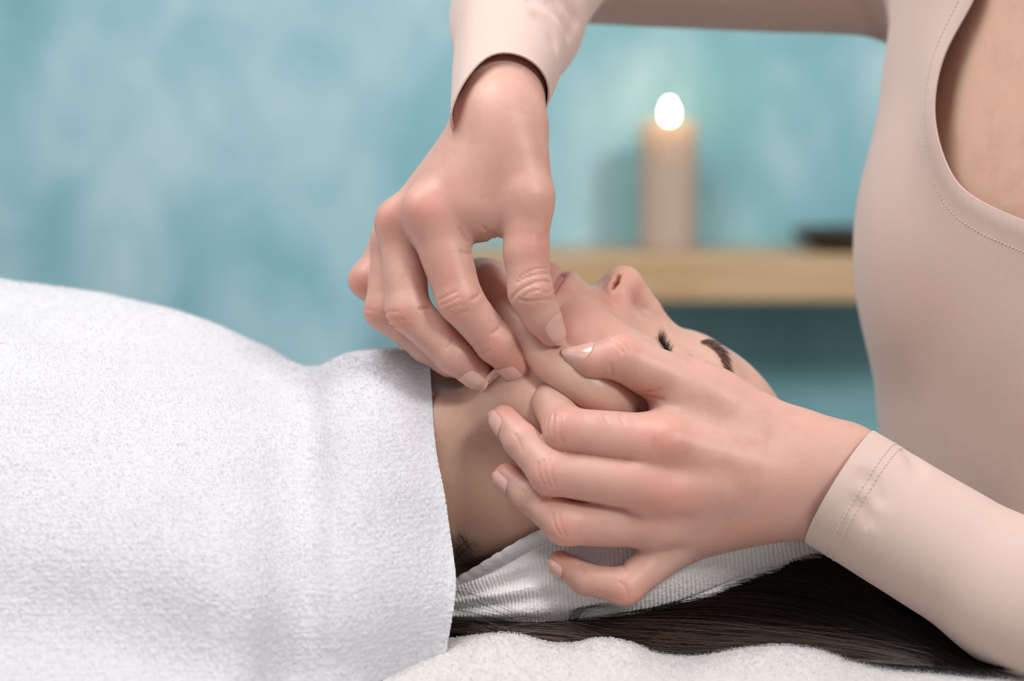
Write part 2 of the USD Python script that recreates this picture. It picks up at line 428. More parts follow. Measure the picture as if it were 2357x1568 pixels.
a, b = WD(1030, 588, DIST * KS), WD(2900, 697, DIST * KS)
shelf = thing('wall_shelf', 'thick pale wooden shelf fixed to the turquoise wall', 'shelf', (a[0], y_wall, b[2]))
obj('board', rbox((a[0], a[1], b[2]), (b[0], y_wall, a[2]), 0.003), M['wood'], shelf)
for x in (a[0] + 0.14, b[0] - 0.14):
    obj('bracket', rbox((x - 0.012, y_wall - 0.006, b[2] - 0.03), (x + 0.012, y_wall + 0.001, b[2] + 0.004), 0.002), M['steel'], shelf)
shelf_top = a[2]

c = WD(1537, 560, DIST * 2.062); r = 0.0245
cz = WD(1537, 276, DIST * 2.062)[2]
candle = thing('pillar_candle', 'tall beige pillar candle burning on the wooden shelf', 'candle', (c[0], c[1], shelf_top))
h = cz - shelf_top
prof = [(0, 0), (r - 0.002, 0), (r, 0.002), (r, h - 0.003), (r - 0.0015, h - 0.0005), (r - 0.004, h), (r - 0.006, h - 0.001), (r - 0.009, h - 0.004), (0.003, h - 0.0045), (0, h - 0.0045)]
obj('wax_body', lathe(prof, 64, (c[0], c[1], shelf_top)), M['wax'], candle, smooth=50)
obj('wick', trimesh.creation.cylinder(radius=0.0009, segment=[(c[0], c[1], cz - 0.006), (c[0] + 0.0008, c[1], cz + 0.005)], sections=10), M['wick'], candle)
fp = [(0, 0), (0.0022, 0.0008), (0.0037, 0.0028), (0.0043, 0.0055), (0.0041, 0.0080), (0.0033, 0.0108), (0.0020, 0.0136), (0.0008, 0.0160), (0, 0.0168)]
obj('flame', lathe(fp, 24, (c[0] + 0.0006, c[1], cz - 0.001)), M['fire'], candle, smooth=True)

d = WD(1985, 556, DIST * 2.064)
dish = thing('shallow_dish', 'low dark brown dish at the right of the wooden shelf', 'dish', (d[0], d[1], shelf_top))
dp = [(0, 0.0), (0.036, 0.0), (0.040, 0.002), (0.055, 0.010), (0.062, 0.0165), (0.0615, 0.018), (0.0595, 0.0175), (0.052, 0.0125), (0.036, 0.006), (0, 0.005)]
obj('bowl', lathe(dp, 64, (d[0], d[1], shelf_top)), M['dark_clay'], dish, smooth=40)
obj('foot_ring', lathe([(0.030, -0.0002), (0.034, -0.0002), (0.034, 0.003), (0.030, 0.003), (0.030, -0.0002)], 48, (d[0], d[1], shelf_top)), M['dark_clay'], dish, smooth=40)
# ------------------------------------------------------------------ the lying woman's head frame (crown, face, left side; millimetres from the bridge of the nose)
HU = V3(0.93, 0.36, 0.0) * math.cos(math.radians(18)) + V3(0, 0, 1) * math.sin(math.radians(18))
HF = V3(0.36, -0.93, 0.0); HF = HF - HU * (HF @ HU); HF /= np.linalg.norm(HF)
HL = np.cross(HU, HF)
HL = HL if HL @ VIEW < 0 else -HL
HO = W(1541, 742, 370)
def H(u, f, l): return HO + (HU * u + HF * f + HL * l) * 0.001
def HP(px, py, l):
    """The point at photo pixel (px, py) that lies l mm to the left of the face's middle."""
    d = W(px, py) - EYE
    return EYE + d * (((HO + HL * l * 0.001 - EYE) @ HL) / (d @ HL))
def HM(p): return p - 2 * HL * ((p - HO) @ HL)
# ------------------------------------------------------------------ the masseuse's hands
def hand(fingers, palm, k_palm=0.009, k_web=0.005):
    """fingers: joint chains starting at the knuckle; palm: list of fields joined softly."""
    pf = union(palm, k_palm)
    ff = [chain(c, 0.0025) for c in fingers]
    def f(P):
        d0 = pf(P); out = None
        for g in ff:
            d = smin(d0, g(P), k_web)
            out = d if out is None else np.minimum(out, d) if False else smin(out, d, 0.0004)
        return out
    return f
def Js(*a): return [J(*x) for x in a]
HN = V3(0, 0, 1)
# left hand (lower in the picture): fingers point left, back of the hand towards the lens
LZ = -30
L_wrist = J(1945, 1122, LZ + 20, 128)
L_fore = J(2330, 1360, LZ - 120, 150)
L_idx = Js((1520, 1022, LZ - 45, 68), (1305, 992, LZ - 40, 53), (1268, 930, LZ + 30, 43), (1250, 897, LZ + 95, 36))
L_mid = Js((1515, 1120, LZ - 55, 64), (1270, 1088, LZ - 50, 52), (1200, 1015, LZ - 10, 40), (1160, 966, LZ + 28, 34))
L_rng = Js((1505, 1205, LZ - 10, 58), (1302, 1205, LZ - 35, 50), (1220, 1142, LZ + 0, 39), (1168, 1099, LZ + 30, 33))
L_pin = Js((1560, 1248, LZ + 35, 52), (1440, 1350, LZ - 30, 42), (1348, 1334, LZ - 10, 34), (1289, 1296, LZ + 10, 29))
L_thm = Js((1600, 905, LZ + 40, 72), (1425, 822, LZ - 8, 51), (1362, 832, LZ - 12, 38), (1314, 821, LZ - 8, 21))
def left_palm():
    out = []
    for kn, w in ((L_idx[0], 92), (L_mid[0], 96), (L_rng[0], 92), (L_pin[0], 62)):
        out.append(cone((L_wrist[0] + (kn[0] - L_wrist[0]) * 0.12, w * S), kn))
    out += [ball(J(1535, 1016, LZ - 80, 32)), ball(J(1540, 1132, LZ - 82, 30)), ball(J(1525, 1215, LZ - 48, 28))]
    out.append(cone(J(1820, 1040, LZ + 40, 95), L_thm[0]))
    out.append(cone(J(1640, 930, LZ + 40, 66), J(1545, 965, LZ + 20, 50)))       # first web
    out.append(cone(J(1800, 1085, LZ + 60, 90), J(1600, 1120, LZ + 60, 68)))   # heel of the palm
    out.append(cone(J(1850, 1062, LZ + 25, 104), J(1925, 1085, LZ + 20, 108)))
    out += [chain([J(1790, 1085, LZ - 52, 26), J(1660, 1050, LZ - 76, 24), J(1545, 1018, LZ - 86, 26)], 0.002), chain([J(1790, 1120, LZ - 52, 24), J(1660, 1125, LZ - 74, 22), J(1548, 1134, LZ - 84, 24)], 0.002)]
    out.append(cone((L_wrist[0], 128 * S), L_fore, flat=(VIEW, 0.8)))
    return out
left0 = hand([L_idx, L_mid, L_rng, L_pin, L_thm], left_palm())
# right hand (upper in the picture): fingers point down
RZ = 0
R_wrist = J(1150, 262, RZ + 40, 96)
R_fore = J(1175, 60, RZ + 380, 118)
R_idx = Js((1000, 500, RZ - 5, 66), (1058, 690, RZ - 35, 52), (1140, 790, RZ - 10, 45), (1184, 840, RZ + 25, 37))
R_mid = Js((925, 520, RZ + 70, 52), (938, 712, RZ + 25, 50), (1045, 818, RZ + 20, 43), (1098, 860, RZ + 35, 36))
R_rng = Js((905, 550, RZ + 150, 46), (885, 715, RZ + 110, 45), (980, 795, RZ + 105, 38), (1035, 835, RZ + 115, 32))
R_pin = Js((900, 560, RZ + 220, 40), (845, 645, RZ + 180, 41), (930, 730, RZ + 190, 33), (985, 770, RZ + 200, 28))
R_thm = Js((1214, 455, RZ - 38, 58), (1211, 580, RZ - 50, 51), (1221, 672, RZ - 60, 50), (1246, 726, RZ - 45, 42), (1270, 766, RZ - 35, 32))
def right_palm():
    out = []
    for kn, w, dz in ((R_idx[0], 82, 0), (R_mid[0], 80, 30), (R_rng[0], 70, 60), (R_pin[0], 60, 100)):
        out.append(cone(J(1138, 300, RZ + 40 + dz, w), kn))
    out += [ball(J(966, 474, RZ - 34, 34)), ball(J(906, 500, RZ + 52, 30))]
    out.append(cone(J(1180, 310, RZ + 10, 78), R_thm[0]))
    out.append(cone(J(1195, 490, RZ - 5, 46), J(1030, 500, RZ + 25, 56)))       # first web
    out.append(cone(J(1150, 400, RZ + 60, 85), J(1060, 460, RZ + 80, 75)))
    out.append(cone(J(1150, 340, RZ + 5, 76), J(1100, 470, RZ + 0, 72)))
    out.append(cone(R_wrist, R_fore))
    return out
right0 = hand([R_idx, R_mid, R_rng, R_pin, R_thm], right_palm())
def lines(*a, r=0.0007, d=0.00035): return [(q, r, d) for q in a]
L_grooves = lines([(1262, 962), (1258, 990), (1264, 1018)], [(1275, 955), (1272, 988), (1278, 1022)], [(1290, 955), (1288, 985), (1293, 1020)], [(1238, 1066), (1240, 1092), (1252, 1116)], [(1252, 1060), (1254, 1092), (1266, 1120)],
                  [(1268, 1058), (1270, 1090), (1280, 1124)], [(1272, 1184), (1276, 1208), (1290, 1232)], [(1286, 1180), (1290, 1206), (1304, 1236)], [(1426, 778), (1440, 790), (1450, 806)], [(1412, 782), (1424, 796), (1434, 812)],
                  [(1185, 1000), (1196, 1018), (1200, 1036)], [(1205, 1130), (1214, 1145), (1216, 1158)], [(1426, 1340), (1440, 1355), (1444, 1378)], d=0.0003) \
    + lines([(1486, 902), (1500, 903), (1516, 896)], [(1488, 912), (1506, 916), (1526, 922)], [(1412, 866), (1406, 850), (1404, 838)], [(1428, 950), (1430, 964), (1436, 976)], [(1390, 948), (1392, 960), (1398, 972)],
            [(1438, 1312), (1432, 1296), (1440, 1280)], [(1334, 1300), (1338, 1310), (1346, 1316)], r=0.0009, d=0.0004)
R_grooves = lines([(1176, 690), (1196, 668), (1219, 656), (1251, 647), (1266, 650)], [(1196, 690), (1225, 694), (1250, 691), (1268, 690)], r=0.0008, d=0.00055) \
    + lines([(1250, 671), (1258, 675), (1267, 671)], [(1205, 684), (1222, 672), (1240, 668)], [(1190, 650), (1220, 636), (1262, 630)], [(1196, 640), (1222, 624), (1260, 618)],
            [(1016, 702), (1032, 696), (1056, 684)], [(1021, 718), (1040, 708), (1064, 702)], [(1030, 736), (1052, 724), (1074, 716)], [(1012, 690), (1028, 682), (1050, 672)], [(884, 722), (898, 718), (914, 716)], [(890, 738), (906, 734), (930, 738)],
            [(902, 752), (920, 748), (944, 752)], [(838, 712), (848, 712), (858, 716)], [(842, 730), (854, 730), (866, 736)], [(1108, 818), (1116, 812), (1124, 806)], [(1024, 846), (1030, 838), (1036, 826)], d=0.0003) \
    + lines([(1104, 676), (1096, 684), (1086, 690)], [(1150, 753), (1142, 761), (1134, 768)], [(988, 711), (978, 710), (966, 712)], [(1042, 785), (1036, 793), (1030, 802)], [(1078, 556), (1068, 546), (1058, 528)],
            [(1082, 584), (1072, 584), (1062, 580)], [(1147, 578), (1136, 562), (1118, 540)], [(1140, 560), (1130, 544), (1112, 524)], [(1152, 572), (1148, 556), (1136, 534)], r=0.0009, d=0.0004)
L_reds = [(1520, 1015, 86, 0.43), (1530, 1150, 80, 0.43), (1290, 990, 46, 0.31), (1255, 1100, 46, 0.35), (1300, 1215, 46, 0.35), (1245, 880, 36, 0.53), (1150, 950, 36, 0.70), (1150, 1080, 36, 0.66), (1285, 1285, 39, 0.70),
          (1430, 1370, 46, 0.31), (1430, 790, 46, 0.31), (1350, 850, 40, 0.47), (1490, 905, 34, 0.47), (1700, 1230, 69, 0.23)]
R_reds = [(985, 470, 69, 0.46), (905, 510, 51, 0.46), (1010, 620, 57, 0.39), (1050, 700, 51, 0.31), (1130, 790, 51, 0.46), (1190, 840, 41, 0.70), (1110, 850, 41, 0.66), (920, 740, 46, 0.35), (850, 720, 40, 0.47), (820, 645, 40, 0.47),
          (1240, 560, 63, 0.39), (1235, 660, 46, 0.26), (1270, 780, 34, 0.57), (1130, 555, 46, 0.43), (1150, 420, 92, 0.15)]
def NAILS(lf, rf):
    return [(lf, L_idx, V3(-0.9, 0.3, -0.30), 0.0100, 0.0105, 0.0052, 0.0010), (lf, L_mid, V3(-0.75, 0.45, -0.5), 0.0100, 0.0105, 0.0050, 0.0010),
            (lf, L_rng, V3(-0.75, 0.5, -0.45), 0.0095, 0.0100, 0.0048, 0.0010), (lf, L_pin, V3(-0.65, 0.6, -0.45), 0.0080, 0.0085, 0.0042, 0.0010),
            (lf, L_thm, V3(0.1, -0.8, -0.6), 0.0105, 0.0125, 0.0042, 0.0022),
            (rf, R_idx, V3(-0.5, 0.7, -0.5), 0.0100, 0.0110, 0.0055, 0.0010), (rf, R_mid, V3(-0.3, 0.75, -0.6), 0.0100, 0.0115, 0.0058, 0.0018),
            (rf, R_rng, V3(-0.6, 0.8, 0.1), 0.0090, 0.0100, 0.0050, 0.0010), (rf, R_pin, V3(-0.6, 0.8, 0.1), 0.0080, 0.0090, 0.0042, 0.0010),
            (rf, R_thm, V3(0.55, -0.25, -0.8), 0.0105, 0.0125, 0.0058, 0.0015)]
# ------------------------------------------------------------------ the masseuse: body, close-fitting top, nails
TF = RIGHT * -0.82 - np.array([0, 1, 0]) * 0.57                     # the way she faces
TL = np.array([0.57, -0.82, 0])                                     # towards her left
TZ = np.array([0, 0, 1.0])
TC = W(2805, 380, 420)                                              # middle of her chest
def T(a, b, c): return TC + TL * a + TF * b + TZ * c
def tj(a, b, c, r): return T(a, b, c), r
R_elbow = J(1250, -180, 1000, 205); R_should = (W(2330, -165, 1080), 0.052)
L_elbow = J(3000, 1690, -330, 205); L_should = tj(0.165, -0.015, 0.125, 0.052)
seat = np.array([TC[0] + 0.10, TC[1] + 0.06, 0])
def trunk(P):
    d = union([cone(tj(0, 0.005, 0.09, 0.160), tj(0, 0.005, -0.05, 0.160), flat=(TF, 0.70)), cone(tj(0, 0.005, -0.05, 0.156), tj(0, 0.0, -0.20, 0.144), flat=(TF, 0.74)),
               cone(tj(0, 0.0, -0.20, 0.144), tj(0, -0.05, -0.45, 0.165), flat=(TF, 0.75))], 0.04)(P)
    br = union([egg(T(0.072 * s, 0.058, -0.040), np.array([TL, TF, TZ]), (0.056, 0.052, 0.056)) for s in (-1, 1)], 0.02)(P)
    d = smin(d, br, 0.035)
    sh = union([cone(tj(0, -0.02, 0.15, 0.06), (R_should[0], 0.046)), cone(tj(0, -0.02, 0.15, 0.06), (L_should[0], 0.046))], 0.03)(P)
    return smin(d, sh, 0.05)
def arms(P, pad=0.0):
    r = union([cone((R_should[0], 0.044), (R_elbow[0], R_elbow[1] - 0.008)), cone((R_elbow[0], R_elbow[1] - 0.008), (R_fore[0], R_fore[1] * 0.95))], 0.012)(P)
    l = union([cone((L_should[0], 0.044), (L_elbow[0], L_elbow[1] - 0.010)), cone((L_elbow[0], L_elbow[1] - 0.010), (L_fore[0], L_fore[1] * 0.93))], 0.012)(P)
    return np.minimum(r, l)
hips = [tj(0.085 * s, -0.05, -0.47, 0.082) for s in (-1, 1)]
def legs(P):
    out = None
    for s in (-1, 1):
        knee = (T(0.13 * s, 0.30, -0.50), 0.058); ank = (np.array([*T(0.13 * s, 0.26, 0)[:2], 0.09]), 0.036); toe = (np.array([*T(0.135 * s, 0.40, 0)[:2], 0.03]), 0.03)
        d = union([cone(tj(0.085 * s, -0.05, -0.47, 0.085), knee), cone(knee, ank), cone((ank[0] - TZ * 0.045, 0.036), toe)], 0.02)(P)
        out = d if out is None else np.minimum(out, d)
    return out
hd = np.array([TF * 0.8 - TZ * 0.6, TL, TF * 0.6 + TZ * 0.8])
HC = T(0, 0.09, 0.36)
def head2(P):
    d = union([egg(HC, hd, (0.088, 0.072, 0.098)), egg(HC + hd[0] * 0.025 - hd[2] * 0.06, hd, (0.06, 0.05, 0.06))], 0.03)(P)
    for a, b in (((HC + hd[0] * 0.088 + hd[2] * 0.0, 0.008), (HC + hd[0] * 0.104 - hd[2] * 0.038, 0.011)), ((HC + hd[0] * 0.082 - hd[2] * 0.066 - TL * 0.02, 0.007), (HC + hd[0] * 0.082 - hd[2] * 0.066 + TL * 0.02, 0.007))):
        d = smin(d, cone(a, b)(P), 0.012)
    for s in (-1, 1):
        d = smin(d, egg(HC + TL * 0.073 * s - hd[2] * 0.015 - hd[0] * 0.005, hd, (0.018, 0.008, 0.03))(P), 0.004)
    return smin(d, cone(tj(0, -0.02, 0.15, 0.058), (HC - hd[0] * 0.02 - hd[2] * 0.07, 0.05))(P), 0.03)
def coarse(P):
    d = smin(trunk(P), arms(P), 0.03)
    d = smin(d, legs(P), 0.04)
    return smin(d, head2(P), 0.02)
# ------------------------------------------------------------------ the lying woman
def hj(u, f, l, r): return H(u, f, l), r * 0.001
def pj(px, py, l, r): return HP(px, py, l), r * 0.001
R_head = np.array([HU, HF, HL])
def both(fn): return [fn(1), fn(-1)]
skull = [egg(H(20, -80.5, 0), R_head, (.070, .080, .064)), egg(H(33, -92, 0), R_head, (.062, .054, .059))]
for s in (1, -1):
    skull += [chain([hj(14, -11, 7 * s, 8), hj(17, -13.5, 22 * s, 9), hj(14, -25, 38 * s, 10)]),
              ball(hj(-20, -33, 37 * s, 23)), ball(hj(-42, -30, 26 * s, 24)),
              chain([hj(-84, -24, 10 * s, 13), hj(-62, -54, 38 * s, 13), hj(-25, -76, 50 * s, 15)]),
              chain([hj(-4, -14, 8 * s, 8), hj(-28, -8, 10 * s, 9)])]
skull += [egg(H(-48, -19.5, 0), R_head, (.021, .0225, .026)), egg(H(-72, -25, 0), R_head, (.020, .0215, .026)),
          egg(H(-86, -18, 0), R_head, (.0145, .0145, .018))]
skull_f = union(skull, 0.010)
nose = [chain([hj(1, -8, 0, 7.0), hj(-12, 0.4, 0, 6.8), hj(-25.5, 8.0, 0, 7.6)]), chain([hj(-33, 1, 0, 4.5), hj(-30, 7, 0, 4.2)])]
for s in (1, -1): nose += [chain([hj(-29.5, 3.5, 6.5 * s, 5.6), hj(-30.5, -2.5, 9.5 * s, 5.2)]), chain([hj(-27, 8, 2 * s, 6.4), hj(-29.5, 4.0, 7 * s, 4.4)])]
nose_f = union(nose, 0.004)
lips = []
for s in (1, -1):
    lips += [chain([hj(-50.7, 1.0, 2 * s, 3.8), hj(-54.8, -3.5, 13 * s, 3.4), hj(-60.8, -13, 23 * s, 2)]),
             chain([hj(-60.0, 0.6, 0, 4.3), hj(-62.8, -4.5, 13 * s, 3.8), hj(-64.3, -13, 22 * s, 2)])]
lips_f = union(lips, 0.0022)
lids_f = union([ball(hj(-4, -22, 29 * s, 13.2)) for s in (1, -1)], 0.002)
mouth_f = union([g for s in (1, -1) for g in (chain([hj(-54.3, 1.9, 0, 1.2), hj(-55.8, 0.9, 6 * s, 1.1), hj(-58.5, -1.6, 12 * s, 0.9), hj(-61.4, -6.2, 18 * s, 0.6), hj(-63.0, -10.8, 22 * s, 0.3)]),
                                          chain([hj(-54.7, 4.9, 0, 2.2), hj(-56.0, 3.5, 6 * s, 1.7), hj(-58.5, 0.7, 12 * s, 1.2), hj(-61.4, -4.4, 18 * s, 0.7)]))], 0.001)
nostrils_f = lambda P: nost(P)
alar_f = union([chain([hj(-27, -4, 15.2 * s, 0.9), hj(-33, -6.0, 15.8 * s, 0.9), hj(-38, -4, 13.5 * s, 0.9)]) for s in (1, -1)], 0.001)
roll_j = [pj(1122, 650, 12, 8.0), pj(1172, 722, 28, 7.8), pj(1238, 797, 43, 7.6), pj(1304, 857, 53, 8.0), pj(1372, 904, 57, 8.6), pj(1440, 930, 50, 9)]
roll_q = polyline([q[0] for q in roll_j], 16)
roll_f = chain(list(zip(roll_q, interp1d(np.linspace(0, 1, len(roll_j)), [q[1] for q in roll_j])(np.linspace(0, 1, 16)))), 0.004)
feat_f = near(nose_f, H(-20, 0, 0), 0.042)
lids_f = near(lids_f, H(-4, -20, 0), 0.055)
lips_f = near(lips_f, H(-57, -4, 0), 0.040)
holes_f = near(lambda P: np.minimum(mouth_f(P), nostrils_f(P)), H(-48, -2, 0), 0.040)
alar_f = near(alar_f, H(-33, -4, 0), 0.032)
roll_f = near(roll_f, HP(1284, 800, 36), 0.062)
neck = [cone(hj(-35, -90, 0, 45), J(960, 1080, 392, 256)), cone(J(960, 1080, 392, 256), J(740, 1165, 480, 232)), cone(J(740, 1165, 480, 232), J(250, 1100, 620, 280)),
        cone(J(250, 1100, 620, 280), J(-400, 1100, 620, 280))]
neck_f = union(neck, 0.02)
sinew_f = chain([J(1290, 900, 120, 55), J(1120, 930, 95, 40), J(985, 985, 125, 42)], 0.004)
solid_nose = lambda P: smin(skull_f(P), nose_f(P), 0.006)
q = onto(solid_nose, [(1408, 661), (1414, 650), (1421, 636)])
nq = gradient(solid_nose, q)
nost_l = [(p - m * 0.0006, r) for p, m, r in zip(q, nq, (0.0009, 0.0014, 0.0010))] + [hj(-27.0, 5.0, 3.6, 2.2)]
nost_r = [(HM(p), r) for p, r in nost_l]
nost = union([g for n4 in (nost_l, nost_r) for g in (chain(n4[:3]), *[cone(n4[k], n4[3]) for k in range(3)])], 0.0006)
def face0(P):
    d = skull_f(P)
    d = smin(d, feat_f(P), 0.006)
    d = smin(d, lids_f(P), 0.004)
    d = smin(d, lips_f(P), 0.003)
    d = smax(d, -holes_f(P), 0.0013)
    d = smin(d, roll_f(P), 0.0026)
    n = smin(neck_f(P), sinew_f(P), 0.02)
    d = smin(d, n, 0.014)
    return smax(d, TABLE_Z + 0.011 - P[:, 2], 0.01)
patient = thing('person', 'woman lying on her back with closed eyes and a white headband, her jaw being massaged', 'person', W(600, 1500, 250))
lo = np.array([-0.36, -0.18, 0.82]); hi = np.array([0.24, 0.34, 1.10])
face = grooved(face0, [([(1513, 781), (1522, 793), (1530, 805), (1536, 817), (1541, 830)], 0.0009, 0.0008), ([(1386, 664), (1396, 680), (1402, 697), (1412, 706)], 0.0018, 0.0005)])
v, fc, n = decide(*surface(face, lo, hi, 0.00115))
FACE = (0.585, 0.36, 0.285); PINK = (0.60, 0.27, 0.22); LIP = (0.50, 0.20, 0.19)
tone = spots(v, [(H(-52.8 - 0.2 * abs(l), 2 - 0.5 * abs(l), l), 0.0042, LIP, 0.6) for l in (-16, -8, 0, 8, 16)] + [(H(-59.3 - 0.2 * abs(l), 2 - 0.5 * abs(l), l), 0.0055, LIP, 0.95) for l in (-16, -8, 0, 8, 16)] +
             [(HP(1290, 800, 36), 0.014, PINK, 0.7), (HP(1330, 700, 26), 0.016, PINK, 0.35), (HP(1400, 690, 16), 0.010, PINK, 0.45), (HP(1440, 660, 9), 0.008, PINK, 0.3),
              (HP(1230, 850, 38), 0.012, PINK, 0.7), (HP(1150, 760, 20), 0.010, PINK, 0.5), (W(1100, 1200, 120), 0.05, (0.55, 0.33, 0.22), 0.6)], FACE)
body = obj('body', (v, fc, n), M['face_skin'], patient, tone=tone)

rng = np.random.default_rng(4)
# eyelashes along the closed lid
root = onto(face, polyline([(1516, 785), (1523, 794), (1530, 805), (1536, 817), (1541, 830)], 170))
nr = gradient(face, root)
k = len(root); t = np.linspace(0, 1, 6)[None, :, None]
ln = rng.uniform(0.0028, 0.0056, k)[:, None, None]
dr = HF * 0.9 - HU * 0.42 + rng.normal(0, 0.16, (k, 3)); dr /= np.linalg.norm(dr, axis=1, keepdims=True)
bend = (HF * 0.35 + HU * 0.25)[None, None]
strands('eyelashes', root[:, None] + dr[:, None] * t * ln + bend * t * t * ln * 0.8, 0.00020, M['lash'], patient, tip=0.15)
# eyebrow
mid = polyline([(1612, 789), (1632, 793), (1652, 805), (1665, 824), (1671, 843), (1676, 866), (1680, 890)], 240)
half = np.interp(np.linspace(0, 1, 240), [0, 0.2, 0.6, 1], [4, 9, 9, 6])
tan = np.gradient(mid, axis=0); tan /= np.linalg.norm(tan, axis=1, keepdims=True); nor = np.stack([-tan[:, 1], tan[:, 0]], 1)
pick = rng.integers(0, 240, 430); off = rng.uniform(-1, 1, 430)
p0 = mid[pick] + nor[pick] * (off * half[pick])[:, None]
ang = tan[pick] * rng.uniform(16, 32, 430)[:, None] - nor[pick] * (off * 3.5 + rng.normal(0, 2.5, 430))[:, None]
ks = [onto(face, p0 + ang * q) for q in (0, 0.33, 0.66, 1)]
cur = np.stack([p + gradient(face, p) * (0.0002 + 0.0007 * q) for q, p in enumerate(ks)], 1)
strands('eyebrow', cur, 0.00014, M['brow'], patient, tip=0.2)
# headband: a strip of white towelling round the head
band_ctl = [  # columns from the nape to the crown: pixel rows from upper edge to lower edge, with depth
    [(1000, 1362, 110), (1000, 1385, 60), (1000, 1415, 40), (1000, 1445, 60)],
    [(1120, 1305, 55), (1125, 1355, 0), (1130, 1405, -15), (1130, 1452, 20)],
    [(1250, 1232, 10), (1255, 1310, -30), (1260, 1385, -35), (1265, 1448, 10)],
    [(1400, 1160, -10), (1405, 1260, -40), (1410, 1355, -40), (1415, 1430, 15)],
    [(1550, 1110, -20), (1555, 1210, -45), (1560, 1310, -35), (1565, 1402, 25)],
    [(1700, 1090, 0), (1700, 1180, -20), (1705, 1265, -10), (1712, 1342, 50)],
    [(1850, 1110, 60), (1850, 1170, 40), (1855, 1232, 50), (1868, 1288, 100)],
    [(1980, 1150, 150), (1980, 1180, 140), (1985, 1215, 150), (1990, 1245, 190)]]
ctl = np.array([[W(x, y, z + 42) for x, y, z in col] for col in band_ctl])
G = loft(ctl, 420, 150)
n = grid_normals(G); s = np.sign((n @ -VIEW).mean()); 
if s < 0: G = G[:, ::-1]; n = grid_normals(G)
uu, vv = np.meshgrid(np.linspace(0, 1, G.shape[0]), np.linspace(0, 1, G.shape[1]), indexing='ij')
edge_v = np.minimum(vv, 1 - vv)
fold = 0.0016 * np.sin(vv * 24 + 2.0 * np.sin(uu * 4)) * np.exp(-((uu - 0.1) / 0.22) ** 2)
pile = 0.0005 * (meshkit.fbm(G * 900, 2) - 0.5) + 0.00022 * np.sin(np.arange(G.shape[0])[:, None] * 1.6) * np.ones_like(vv)
hem = 0.0014 * np.exp(-((edge_v - 0.02) / 0.02) ** 2) - 0.001 * np.exp(-((edge_v - 0.06) / 0.012) ** 2)
G = G + n * (fold + pile + hem)[..., None]
bv, bf = solid_sheet(G, 0.0022, 5)
band = obj('headband', (bv, bf), M['band_terry'], patient)
tag(band, 'white ribbed towelling headband')
# rolled hem along the upper edge
upe = G[:, -1] if (G[200, 0] @ UP) < (G[200, -1] @ UP) else G[:, 0]
nu_ = grid_normals(G)[:, 0]; c_ = upe[::3]; tn = np.gradient(c_, axis=0); tn /= np.linalg.norm(tn, axis=1, keepdims=True)
e1 = grid_normals(G)[::3, 5]; e1 = e1 - tn * (e1 * tn).sum(1, keepdims=True); e1 /= np.linalg.norm(e1, axis=1, keepdims=True); e2 = np.cross(tn, e1)
an = np.linspace(0, 2 * np.pi, 15)[:-1]
tube = c_[:, None] + 0.0013 * np.cos(an)[None, :, None] * e1[:, None] + 0.0023 * np.sin(an)[None, :, None] * e2[:, None]
ii = np.arange(len(c_) * 14).reshape(-1, 14); jj = np.roll(ii, -1, 1)
qd = np.stack([ii[:-1], ii[1:], jj[1:], jj[:-1]], -1).reshape(-1, 4)
obj('rolled_hem', (tube.reshape(-1, 3), qd), M['band_terry'], band)
# overlock thread along the lower edge
low = G[:, 0] if (G[200, 0] @ UP) < (G[200, -1] @ UP) else G[:, -1]
nl = grid_normals(G)[:, 0]
st = []
for i in range(150, 400, 3):
    a, b = low[i] + UP * 0.0022 + nl[i] * 0.0006, low[i + 2] - UP * 0.0006 + nl[i] * 0.0007
    st.append(trimesh.creation.cylinder(radius=0.0003, segment=[a, b], sections=5))
obj('edge_stitching', trimesh.util.concatenate(st), M['thread'], band)

# hair: loose brown hair on the towel, shaded part painted near black, over a core
guides = np.array([
    [(1000, 1430, 60), (1120, 1447, 20), (1280, 1470, -15), (1430, 1488, -40), (1560, 1502, -70), (1700, 1508, -95)],
    [(1010, 1440, 40), (1180, 1452, 5), (1380, 1462, -25), (1600, 1476, -60), (1800, 1492, -95), (2000, 1522, -150)],
    [(1280, 1440, 20), (1450, 1428, 10), (1620, 1430, -10), (1800, 1458, -55), (1980, 1500, -110), (2150, 1548, -200)],
    [(1560, 1395, 40), (1690, 1380, 25), (1830, 1392, 5), (1960, 1432, -35), (2090, 1495, -110), (2210, 1565, -230)],
    [(1740, 1325, 80), (1850, 1330, 60), (1960, 1362, 40), (2080, 1425, 0), (2190, 1505, -90), (2290, 1590, -260)],
    [(1870, 1280, 130), (1960, 1305, 120), (2070, 1360, 100), (2190, 1430, 60), (2310, 1510, -30), (2420, 1590, -200)]], float)
NH = 7500
gs = CubicSpline(np.arange(6), guides)(np.clip(rng.beta(0.95, 0.95, NH) * 5, 0, 5))
kk = 12
cs = CubicSpline(np.linspace(0, 1, 6), gs, axis=1)(np.linspace(0, 1, kk))
t = np.linspace(0, 1, kk)
clump = rng.integers(0, 90, NH); cd = rng.normal(0, 1, (90, 2)); cph = rng.uniform(0, 6.28, 90)
wob = np.sin(t[None] * (3 + cph[clump][:, None] * 0.5) + cph[clump][:, None])
cs[..., 1] += cd[clump, 0][:, None] * 12 * t[None] + wob * 7 + rng.normal(0, 4, (NH, 1)) + rng.normal(0, 1, (NH, 1)) * rng.choice([5, 22], (NH, 1), p=[0.9, 0.1]) * t[None] ** 2
cs[..., 2] += 45; cs[..., 2] += rng.normal(0, 9, (NH, 1)) + cd[clump, 1][:, None] * 16
floor_y = at_height(cs[..., 2], TABLE_Z + 0.0155)
cs[..., 1] = np.minimum(cs[..., 1], floor_y + np.minimum(0, 4 - 0.15 * np.abs(cs[..., 1] - floor_y)))
d = DIST + cs[..., 2] * S; kq = d / DIST * S
